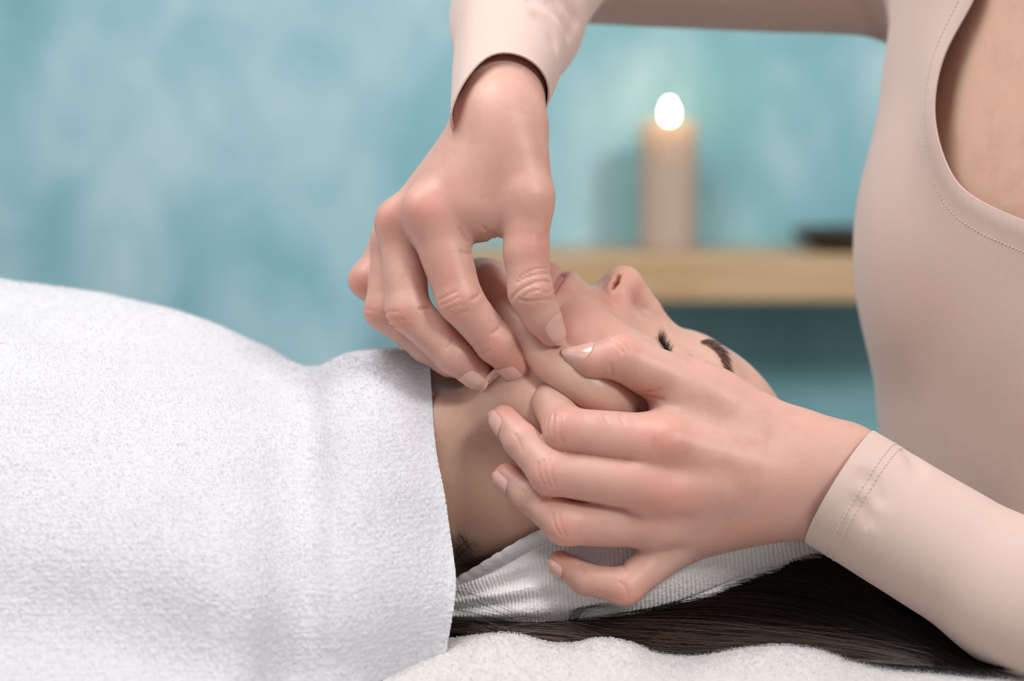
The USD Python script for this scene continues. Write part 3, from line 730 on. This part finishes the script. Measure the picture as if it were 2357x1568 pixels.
pts = EYE + VIEW * d[..., None] + RIGHT * ((cs[..., 0] - PW / 2) * kq)[..., None] + UP * ((PH / 2 - cs[..., 1]) * kq)[..., None]
lower = (gs[:, 0, 0] < 1290) & (rng.random(NH) < 0.75)  # these strands take the painted lit tone, the rest the shaded one
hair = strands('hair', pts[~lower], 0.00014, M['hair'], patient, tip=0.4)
tag(strands('hair', pts[lower], 0.00014, M['hair_lit'], patient, tip=0.4), 'brown strands lying along the towel, painted in the lit tone')
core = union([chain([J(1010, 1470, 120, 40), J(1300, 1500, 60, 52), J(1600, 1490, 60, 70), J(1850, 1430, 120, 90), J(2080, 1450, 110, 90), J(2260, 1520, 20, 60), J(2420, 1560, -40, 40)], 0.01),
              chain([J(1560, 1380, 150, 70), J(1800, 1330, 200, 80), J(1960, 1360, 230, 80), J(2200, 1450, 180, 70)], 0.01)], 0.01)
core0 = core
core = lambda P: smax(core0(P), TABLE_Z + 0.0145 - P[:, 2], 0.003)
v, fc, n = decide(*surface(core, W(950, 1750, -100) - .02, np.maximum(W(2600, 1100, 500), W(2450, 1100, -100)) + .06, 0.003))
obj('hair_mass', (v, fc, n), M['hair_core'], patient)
# wisps over the band and baby hair at the nape
def wisps(name, guides, num, spread, width, seed):
    r = np.random.default_rng(seed); out = []
    for _ in range(num):
        g = np.array(guides[r.integers(len(guides))], float)
        g = g + r.normal(0, spread, (1, 2)) + np.cumsum(r.normal(0, spread * 0.35, g.shape), 0)
        out.append(polyline(g, 10))
    return out
nape = []
for q in wisps('nape', [[(1045, 1290), (1060, 1265), (1090, 1250), (1110, 1262)], [(1050, 1275), (1070, 1290), (1100, 1300), (1130, 1285)], [(1040, 1250), (1055, 1275), (1075, 1295), (1085, 1310)],
                        [(1060, 1230), (1075, 1260), (1100, 1285), (1125, 1290)], [(1045, 1300), (1075, 1298), (1110, 1290), (1160, 1270)]], 120, 9, 1, 7):
    p = onto(face, q); nn = gradient(face, p); nape.append(p + nn * 0.0006)
strands('nape_hair', np.array(nape), 0.00009, M['lash'], patient, tip=0.2)
fly = []
for q in wisps('fly', [[(1045, 1360), (1120, 1385), (1200, 1425), (1260, 1450)], [(1050, 1400), (1130, 1420), (1230, 1440), (1330, 1445)], [(1320, 1430), (1330, 1405), (1370, 1392), (1420, 1400)],
                       [(1320, 1425), (1350, 1400), (1400, 1392), (1460, 1420)], [(1050, 1430), (1150, 1440), (1300, 1445), (1420, 1438)]], 60, 7, 1, 8):
    fly.append([W(x, y, 10 + 30 * (y > 1425)) for x, y in q])
strands('loose_hair', np.array(fly), 0.00012, M['lash'], patient, tip=0.3)

stray = []
for q in wisps('stray', [[(1100, 1450), (1250, 1485), (1400, 1500), (1500, 1530)], [(1500, 1495), (1650, 1515), (1760, 1510), (1850, 1530)], [(1750, 1490), (1880, 1505), (1980, 1535), (2060, 1560)],
                        [(1900, 1480), (2020, 1530), (2110, 1560), (2180, 1580)], [(2000, 1480), (2120, 1540), (2200, 1570), (2260, 1590)], [(1180, 1465), (1300, 1475), (1420, 1510), (1530, 1520)]], 190, 15, 1, 9):
    stray.append([W(x, min(y, at_height(-60, TABLE_Z + 0.017) + 4), -60 + 15 * math.sin(i)) for i, (x, y) in enumerate(q)])
strands('stray_hair', np.array(stray), 0.00013, M['hair_lit'], patient, tip=0.3)
mass = thing('person', 'woman in a pale beige long-sleeved top massaging the lying woman with both hands', 'person', (seat[0], seat[1], 0))
HAND_H = 0.00085
def bounds(*Js):
    c = np.array([j[0] for j in Js]); r = max(j[1] for j in Js) + 0.006
    return c.min(0) - r, c.max(0) + r
left = grooved(left0, L_grooves) if L_grooves else left0
right = grooved(right0, R_grooves) if R_grooves else right0
parts = []
BASE = (0.545, 0.325, 0.265); RED = (0.555, 0.22, 0.17)
for f, js, reds in ((left, [L_wrist, L_fore] + L_idx + L_mid + L_rng + L_pin + L_thm, L_reds), (right, [R_wrist, R_fore] + R_idx + R_mid + R_rng + R_pin + R_thm, R_reds)):
    lo, hi = bounds(*js)
    v, fc, n = decide(*surface(f, lo, hi, HAND_H))
    pts = onto(f, [q[:2] for q in reds])
    tone = spots(v, [(p, q[2] * S, q[4] if len(q) > 4 else RED, q[3]) for p, q in zip(pts, reds)], BASE)
    parts.append((v, fc, n, tone))
v, fc, n = decide(*surface(coarse, np.array([-0.12, -0.75, -0.01]), np.array([0.75, 0.45, 1.62]), 0.0055))
pts = T(0, 0.1, 0.05)
parts.append((v, fc, n, np.tile((0.64, 0.42, 0.315), (len(v), 1))))
V = np.vstack([p[0] for p in parts]); N = np.vstack([p[2] for p in parts]); Tn = np.vstack([p[3] for p in parts])
o = np.cumsum([0] + [len(p[0]) for p in parts]); Fc = np.vstack([p[1] + k for p, k in zip(parts, o)])
obj('body', (V, Fc, N), M['hand_skin'], mass, tone=Tn)

# top: a jersey offset of the body, cut at neckline, cuffs and hip
def fore_sleeve(P):
    r = union([cone(J(1138, 278, RZ - 40, 101), J(1190, 50, RZ + 400, 142)), cone(J(1190, 50, RZ + 400, 142), J(1240, -195, 1000, 225))], 0.012)(P)
    l = union([cone(J(1855, 1074, LZ + 30, 151), J(2345, 1370, LZ - 110, 158)), cone(J(2345, 1370, LZ - 110, 158), J(3000, 1690, -330, 225))], 0.012)(P)
    return np.minimum(r, l)
folds = [([(1290, 20), (1305, 45), (1318, 62)], 10, -60), ([(1270, -20), (1292, 10), (1312, 40)], 9, -40), ([(1235, -10), (1262, 10), (1280, 40)], 8, -60)]
def top0(P):
    up = union([cone((R_should[0], 0.056), (R_elbow[0], R_elbow[1] + 0.005)), cone((L_should[0], 0.056), (L_elbow[0], L_elbow[1] + 0.004))], 0.01)(P)
    d = smin(trunk(P) - 0.0035, up, 0.02)
    d = smin(d, fore_sleeve(P), 0.01)
    w = meshkit.fbm(P * np.array([26, 26, 18]), 2, 3) - 0.5
    return d - 0.0022 * w
top1 = grooved(top0, [([(1268, 2), (1288, 24), (1304, 50), (1312, 72)], 0.004, 0.0022), ([(1290, -6), (1312, 18), (1326, 44)], 0.004, 0.0026), ([(1225, -6), (1258, 8), (1280, 26)], 0.004, 0.0016),
                      ([(1240, 40), (1262, 60), (1276, 92)], 0.004, 0.0012), ([(1990, -4), (2008, 30), (2024, 66), (2030, 92)], 0.0045, 0.003), ([(2012, -4), (2024, 24), (2034, 60)], 0.0035, 0.0018),
                      ([(2090, 1040), (2104, 1058), (2112, 1080)], 0.003, 0.0012), ([(1996, 1102), (2012, 1122), (2020, 1146)], 0.003, 0.0012), ([(1976, 1160), (1990, 1172), (1998, 1192)], 0.003, 0.0009)], k=0.004, reach=0.012)
v, fc, n = decide(*surface(top1, np.array([-0.12, -0.75, 0.5]), np.array([0.75, 0.45, 1.36]), 0.0024, fit=1))
neck_px = [(2262, -140), (2258, -20), (2228, 50), (2200, 120), (2186, 200), (2184, 290), (2194, 365), (2216, 420), (2256, 457), (2302, 482), (2357, 505)]
def on_top(pts):
    q = onto(top0, pts) - TC
    return np.stack([q @ TL, q @ TZ], 1)
seen = on_top(neck_px[1:])
a0 = seen[-1, 0] + 0.020
half = np.vstack([[(seen[0, 0] - 0.045, seen[0, 1] + 0.09), (seen[0, 0] - 0.010, seen[0, 1] + 0.045)], seen])
curve = polyline(np.vstack([half, [(a0, seen[-1, 1] - 0.004)], np.stack([2 * a0 - half[::-1, 0], half[::-1, 1]], 1)]), 160)
poly = np.vstack([curve, [(0.2, 0.5), (-0.2, 0.5)]])
def in_poly(q, poly):
    x, y = q.T; c = np.zeros(len(q), bool); j = len(poly) - 1
    for i in range(len(poly)):
        (xi, yi), (xj, yj) = poly[i], poly[j]
        c ^= ((yi > y) != (yj > y)) & (x < (xj - xi) * (y - yi) / (yj - yi + 1e-12) + xi); j = i
    return c
def dist_poly(q, pl):
    d = np.full(len(q), 9.0)
    for a, b in zip(pl, pl[1:]):
        ab = b - a; t = np.clip(((q - a) @ ab) / (ab @ ab + 1e-15), 0, 1)
        d = np.minimum(d, np.linalg.norm(q - a - t[:, None] * ab, axis=1))
    return d
def neck_val(P):
    q = np.stack([(P - TC) @ TL, (P - TC) @ TZ], 1)
    d = np.full(len(P), 0.2); near = (np.abs(q[:, 0]) < 0.25) & (q[:, 1] > -0.2)
    s = dist_poly(q[near], curve); s = np.where(in_poly(q[near], poly), -s, s); d[near] = s
    front = (P - TC) @ TF
    top = np.where(front < 0.0, 0.2, d)                 # the cut is in the front; behind, the collar runs round the neck
    back = np.linalg.norm((P - T(0, -0.02, 0.2)) - (((P - T(0, -0.02, 0.2)) @ TZ)[:, None] * TZ), axis=1) - 0.085
    return np.where((q[:, 1] > 0.10) & (np.abs(q[:, 0]) < 0.11), np.minimum(top, back), top)
rc_p, rc_n = W(1146, 222, RZ + 60), W(1188, 50, RZ + 400) - W(1146, 222, RZ + 60)
ru = RIGHT * 0.30
rc_n = rc_n / np.linalg.norm(rc_n)
lc_p, lc_n = W(1932, 1123, LZ + 10), W(2345, 1370, LZ - 110) - W(1925, 1116, LZ + 10); lc_n /= np.linalg.norm(lc_n)
def cuffs(P):
    near_r = np.linalg.norm(P - rc_p, axis=1) < 0.06; near_l = np.linalg.norm(P - lc_p, axis=1) < 0.07
    d = np.full(len(P), 0.1)
    lx = (P - rc_p) @ RIGHT
    d = np.where(near_r, (P - rc_p) @ rc_n - 0.1 * lx + 0.8 * ((-lx - 0.005) + np.sqrt((lx + 0.005) ** 2 + 0.006 ** 2)) - 0.0035, d); d = np.where(near_l, np.minimum(d, (P - lc_p) @ lc_n), d)
    return d
val = np.minimum(np.minimum(neck_val(v), cuffs(v)), (v - T(0, 0, -0.44)) @ TZ)
gv, gf, gn = clip_keep(v, fc, n, val)
gate = onto(top0, [(2166, 250)])[0]
gap = (0.0015 + 0.006 * np.exp(-(np.linalg.norm(gv - gate, axis=1) / 0.034) ** 2)) * np.exp(-(np.maximum(neck_val(gv), 0) / 0.022) ** 2) * (((gv - TC) @ TF) > 0)
rim = 0.0008 * np.exp(-((np.abs(neck_val(gv)) - 0.004) / 0.004) ** 2)
gv = gv + gn * (gap + rim)[:, None]
gval = np.minimum(np.minimum(neck_val(gv), cuffs(gv)), (gv - T(0, 0, -0.44)) @ TZ)
sv, sf = shell(gv, gf, gn, 0.0008, (gval[gf] < 0.04).any(1))
top = obj('top', trimesh.Trimesh(sv, sf, process=False), M['jersey'], mass)
tag(top, 'pale beige long-sleeved jersey top with scooped neckline')
# stitching: double rows along the neckline and the left cuff
def stitch_row(level, valf, region, name, on, step=0.0021, gapf=0.45, lift=0.00015, rad=0.00026):
    vv = valf(gv) - level
    sel = region(gv)
    segs = []
    for r in range(3):
        pass
    f3 = gf[(sel[gf]).all(1)]
    s = vv[f3] > 0; c = s.sum(1); f3 = f3[(c == 1) | (c == 2)]
    P, Q = [], []
    for t in f3:
        pts = []
        for a, b in ((0, 1), (1, 2), (2, 0)):
            if (vv[t[a]] > 0) != (vv[t[b]] > 0):
                k = vv[t[a]] / (vv[t[a]] - vv[t[b]]); pts.append(gv[t[a]] + k * (gv[t[b]] - gv[t[a]]) + lift * gn[t[a]])
        P.append(pts[0]); Q.append(pts[1])
    P, Q = np.array(P), np.array(Q)
    # order the pieces into a line by walking to the nearest neighbour
    mids = (P + Q) / 2; left_ = list(range(1, len(mids))); order = [0]
    used = np.zeros(len(mids), bool); used[0] = True
    for _ in range(len(mids) - 1):
        dd = np.linalg.norm(mids - mids[order[-1]], axis=1); dd[used] = 9
        j = int(dd.argmin()); used[j] = True
        if dd[j] > 0.012: break
        order.append(j)
    ln = mids[order]
    if len(ln) < 4: return None
    s = np.r_[0, np.cumsum(np.linalg.norm(np.diff(ln, axis=0), axis=1))]
    at = interp1d(s, ln, axis=0)
    out = []
    for a in np.arange(0.001, s[-1] - step, step):
        out.append(trimesh.creation.capsule(height=step * gapf, radius=rad, count=[5, 4]).apply_transform(
            trimesh.geometry.align_vectors([0, 0, 1], at(a + 0.2e-3) - at(a))).apply_translation(at(a)))
    return out
front = lambda P: (((P - TC) @ TF) > 0.02) & ((P - TC) @ TZ < 0.14) & (np.abs((P - TC) @ TL) < 0.11)
for lev in (0.0095, 0.0125):
    st = stitch_row(lev, neck_val, front, 'neck', top)
    if st: obj('neckline_stitching', trimesh.util.concatenate(st), M['thread'], top)
cuff_l = lambda P: np.linalg.norm(P - lc_p, axis=1) < 0.055
for lev in (0.0105, 0.0135):
    st = stitch_row(lev, lambda P: (P - lc_p) @ lc_n, cuff_l, 'cuff', top)
    if st: obj('cuff_stitching', trimesh.util.concatenate(st), M['thread'], top)
# trousers and shoes (below the picture), hair
v, fc, n = decide(*surface(lambda P: smin(legs(P), trunk(P), 0.04) - 0.006, np.array([-0.12, -0.75, -0.01]), np.array([0.75, 0.45, 0.75]), 0.012))
gv2, gf2, gn2 = clip_keep(v, fc, n, np.minimum(T(0, 0, -0.40)[2] - v[:, 2], v[:, 2] - 0.085))
obj('trousers', trimesh.Trimesh(*shell(gv2, gf2, gn2, 0.0015), process=False), M['leather'], mass)
v, fc, n = decide(*surface(lambda P: smax(legs(P) - 0.006, P[:, 2] - 0.075, 0.004), np.array([-0.12, -0.75, -0.02]), np.array([0.75, 0.45, 0.1]), 0.005))
v[:, 2] = np.maximum(v[:, 2], 0.0005)
for sh in sorted(trimesh.Trimesh(v, fc, process=False).split(only_watertight=False), key=lambda q: -len(q.faces))[:2]: obj('shoe', sh, M['leather'], mass)
hf = lambda P: smax(egg(HC - hd[0] * 0.012 + hd[2] * 0.01, hd, (0.095, 0.082, 0.104))(P), ((P - HC) @ hd[0]) * 0.8 - ((P - HC) @ hd[2]) * 0.6 - 0.02, 0.01)
v, fc, n = decide(*surface(smooth_hair if False else (lambda P: smin(hf(P), egg(HC - hd[0] * 0.10 + hd[2] * 0.02, hd, (0.04, 0.04, 0.04))(P), 0.01)), HC - 0.2, HC + 0.2, 0.005))
obj('hair', (v, fc, n), M['brow'], mass)

# nails
def nail(f, joints, normal, width, length, at=0.0, name='fingernail', free=0.0016, spread=52, mat=M['nail']):
    (dip, _), (tip, r) = joints[-2], joints[-1]
    a = (tip - dip) / np.linalg.norm(tip - dip)
    nn = normal - a * (normal @ a); nn /= np.linalg.norm(nn); b = np.cross(a, nn)
    nu, nv = 19, 25
    u = np.linspace(-1, 1, nu); w = np.linspace(0, 1, nv)
    Uu, Ww = np.meshgrid(u, w, indexing='ij')
    rad = width / 2 / math.sin(math.radians(spread))
    th = Uu * math.radians(spread)
    round0 = 1 - np.sqrt(np.clip(1 - (np.abs(Uu) * 0.93) ** 2.4, 0, 1))
    v0 = -length + at + length * 0.42 * round0; v1 = at - 0.0012 * np.abs(Uu) ** 3
    vv = v0 + (v1 - v0) * Ww
    dirs = nn * np.cos(th)[..., None] + b * np.sin(th)[..., None]
    base = tip + a * np.minimum(vv, at - free)[..., None]
    o = (base + dirs * 0.03).reshape(-1, 3)
    # fall straight in towards a line slightly below the finger's axis so that the plate keeps its own curve
    ctr = (base - nn * (rad * math.cos(math.radians(spread)) * 0.2)).reshape(-1, 3)
    dv = ctr - o; dv /= np.linalg.norm(dv, axis=1, keepdims=True)
    hit = trace(f, o, dv, far=0.06)
    g = gradient(f, hit)
    P = (hit + g * (0.00034 - 0.00042 * np.abs(Uu) ** 2.5).reshape(-1, 1)).reshape(nu, nv, 3)
    over = np.maximum(vv - (at - free), 0)
    # beyond the flesh the plate runs straight on
    k = int(nv * 0.78)
    slope = (P[:, 8] - P[:, 3]); slope /= np.linalg.norm(slope, axis=1, keepdims=True)
    P = P + slope[:, None] * over[..., None]
    P = P + 0.0002 * (nn)[None, None] * np.sin(Ww * np.pi)[..., None]
    if (grid_normals(P)[nu // 2, nv // 2] @ nn) < 0: P = P[::-1]
    v, fc = solid_sheet(P, 0.0006)
    return obj(name, trimesh.Trimesh(v, fc, process=False), mat, mass, smooth=50)
for f, j, nrm, wd, ln, at, fr in NAILS(left, right):
    nail(f, j, nrm, wd, ln, at, free=fr)
# stool under her
st = thing('stool', 'round padded stool under the masseuse', 'stool', (seat[0], seat[1], 0))
zt = T(0, 0, -0.47)[2] - 0.098
sx = T(0, -0.06, 0)
obj('seat', lathe([(0, zt - 0.07), (0.16, zt - 0.07), (0.175, zt - 0.055), (0.175, zt - 0.02), (0.16, zt), (0, zt)], 48, (sx[0], sx[1], 0)), M['leather'], st)
obj('column', lathe([(0, 0.05), (0.025, 0.05), (0.025, zt - 0.07), (0, zt - 0.07)], 24, (sx[0], sx[1], 0)), M['steel'], st)
obj('foot', lathe([(0, 0.0), (0.2, 0.0), (0.2, 0.012), (0.05, 0.05), (0, 0.05)], 48, (sx[0], sx[1], 0)), M['steel'], st)
# ------------------------------------------------------------------ towels, pillow and table
def terry(G, amp, freq, seed=0):
    """Looped pile: rounded tufts parted by narrow creases."""
    n = grid_normals(G)
    h = np.abs(2 * meshkit.noise(G * freq, seed) - 1) ** 0.75 * 0.65 + np.abs(2 * meshkit.noise(G * freq * 1.9 + 7.3, seed + 1) - 1) * 0.35
    return G + n * (amp * h)[..., None]
X = [-1900, -1300, -800, -420, -150, 0, 200, 400, 560, 650, 715, 780, 850, 920, 985]
C = [640, 610, 585, 585, 607, 633, 668, 724, 778, 815, 847, 826, 812, 809, 818]
Z = [-100, 200, 450, 600, 640, 640, 620, 580, 520, 440, 320, 225, 185, 180, 185]
Z0 = [-300, 0, 250, 400, 440, 440, 425, 400, 375, 345, 285, 215, 185, 180, 185]
cols = []
for x, c, zc, z in zip(X, C, Z, Z0):
    if x == 985:
        cols.append([(980, 1000, 640), (984, 850, 330), (987, 822, 195), (991, 868, 120), (1001, 985, 50), (1022, 1130, -20), (1046, 1300, -100), (1036, 1425, -150), (1010, 1575, -180), (1000, 1660, -330)])
    else:
        k = np.interp(x, [560, 650, 715, 780, 850, 920], [1.0, 0.9, 0.81, 0.71, 0.61, 0.51]); e = np.interp(x, [780, 920], [0, 1])
        cols.append([(x, c + 220, zc + 520), (x, c + 55, zc + 220), (x, c, zc), (x, c + 60, (zc + z) / 2 - 120 * k), (x + 6 * e, c + 175, z - 330 * k), (x + 20 * e, c + 335, z - 520 * k), (x + 38 * e, c + 495, z - 660 * k), (x + 32 * e, c + 635, z - 750 * k),
                     (x + 10 * e, c + 790, z - 810 * k), (x, 1775, z - 1000 * k)])
ctl = np.array([[W(*p) for p in col] for col in cols])
cols = [[(x, min(y, at_height(z, TABLE_Z + 0.012)), z) for x, y, z in col] for col in cols]
ctl = np.array([[W(*p) for p in col] for col in cols])
xs = (np.array(X) - X[0]) / (X[-1] - X[0])
tu = np.r_[np.linspace(0, 0.59, 120)[:-1], np.linspace(0.59, 1, 600)]; tv = np.linspace(0, 1, 620)
G = np.stack([RectBivariateSpline(xs, np.linspace(0, 1, 10), ctl[..., k], kx=2, ky=3, s=0)(tu, tv) for k in range(3)], -1)
n = grid_normals(G)
if (n[400, 220] @ -VIEW) < 0:
    G = G[:, ::-1]; n = grid_normals(G)
hem = tu
soft = 0.0055 * (meshkit.fbm(G * 13, 3, 5) - 0.5) * 2
G = G + n * soft[..., None]
G = terry(G, 0.0006, 520, 1)
G = G + n * (0.0008 * np.exp(-((1 - hem) / 0.004) ** 2))[:, None, None]
tv_, tf_ = solid_sheet(G, 0.004, 6)
chest_towel = thing('bath_towel', 'large white terry towel wrapped over the lying woman\'s chest and shoulder', 'towel', W(500, 1500, 100))
obj('cloth', (tv_, tf_), M['terry'], chest_towel)
# raised loops of the pile
rng = np.random.default_rng(11)
def pile(name, G, num, length, width, mat, parent, box=None, seed=1):
    r = np.random.default_rng(seed); nn = grid_normals(G)
    i = r.integers(2, G.shape[0] - 2, num); j = r.integers(2, G.shape[1] - 2, num)
    a, b = r.random((num, 1)), r.random((num, 1))
    p = G[i, j] * (1 - a) * (1 - b) + G[i + 1, j] * a * (1 - b) + G[i, j + 1] * (1 - a) * b + G[i + 1, j + 1] * a * b
    if box is not None:
        sel = box(p); p, i, j = p[sel], i[sel], j[sel]
    q = nn[i, j]; side = r.normal(0, 1, p.shape); side -= q * (side * q).sum(1, keepdims=True); side /= np.linalg.norm(side, axis=1, keepdims=True)
    L = length * r.uniform(0.6, 1.2, (len(p), 1))
    c = np.stack([p - q * 0.0004, p + q * L * 0.55 + side * L * 0.15, p + q * L * 0.8 + side * L * 0.5, p + q * L * 0.55 + side * L * 0.75], 1)
    g = strands(name, c, width, mat, parent, tip=0.8)
    tag(g, kind='stuff'); return g
pile('pile', G, 70000, 0.0010, 0.00007, M['fuzz'], chest_towel, seed=2)

# the towel under her head
Xp = [880, 1010, 1100, 1180, 1290, 1400, 1560, 1680, 1850, 2000, 2200, 2500, 2900]
Yp = [1486, 1478, 1468, 1464, 1487, 1474, 1523, 1502, 1492, 1526, 1568, 1600, 1640]
def flat(z, lift): return at_height(z, TABLE_Z + lift)
Yp = [min(y, at_height(-90, TABLE_Z + 0.013)) for y in Yp]
cols = [[(x, flat(-1000, 0.008), -1000), (x, flat(-650, 0.008), -650), (x, flat(-380, 0.010), -380), (x, min(y + 28, flat(-175, 0.010)), -175), (x, y, -90), (x, flat(60, 0.014), 60), (x, flat(300, 0.011), 300), (x, flat(700, 0.010), 700), (x, flat(1000, 0.009), 1000)] for x, y in zip(Xp, Yp)]
ctl = np.array([[W(*p) for p in col] for col in cols])
xs = (np.array(Xp) - Xp[0]) / (Xp[-1] - Xp[0])
G2 = np.stack([RectBivariateSpline(xs, np.linspace(0, 1, 9), ctl[..., k], kx=2, ky=2)(np.linspace(0, 1, 780), np.linspace(0, 1, 290)) for k in range(3)], -1)
if (grid_normals(G2)[300, 150] @ UP) < 0: G2 = G2[:, ::-1]
G2 = terry(G2, 0.0008, 460, 3)
pv, pf = solid_sheet(G2, 0.004, 6)
head_towel = thing('head_towel', 'white terry towel spread under the lying woman\'s dark hair', 'towel', W(1600, 1560, 200))
obj('cloth', (pv, pf), M['terry_warm'], head_towel)
pile('pile', G2, 60000, 0.0013, 0.00009, M['fuzz'], head_towel, seed=3)

# the massage table under them
zt = TABLE_Z
ax = np.array([0.82, 0.57, 0]); sd = np.array([-0.57, 0.82, 0])
mid = W(1300, 1500, 380); mid = np.array([mid[0], mid[1], 0])
def tb(u0, u1, v0, v1, z0, z1, r):
    b = rbox((u0, v0, z0), (u1, v1, z1), r)
    b.vertices = mid + b.vertices[:, :1] * ax + b.vertices[:, 1:2] * sd + b.vertices[:, 2:] * np.array([0, 0, 1.0])
    return b
table = thing('massage_table', 'padded massage table under the lying woman and her towels', 'table', (mid[0], mid[1], 0))
obj('padded_top', tb(-1.62, 0.22, -0.34, 0.34, zt - 0.06, zt, 0.02), M['leather'], table, smooth=30)
obj('frame', tb(-1.58, 0.18, -0.30, 0.30, zt - 0.10, zt - 0.06, 0.004), M['wood'], table, smooth=False)
for u in (-1.5, -0.45):
    for q in (-0.26, 0.26):
        obj('leg', tb(u - 0.025, u + 0.025, q - 0.025, q + 0.025, 0, zt - 0.10, 0.004), M['wood'], table, smooth=False)
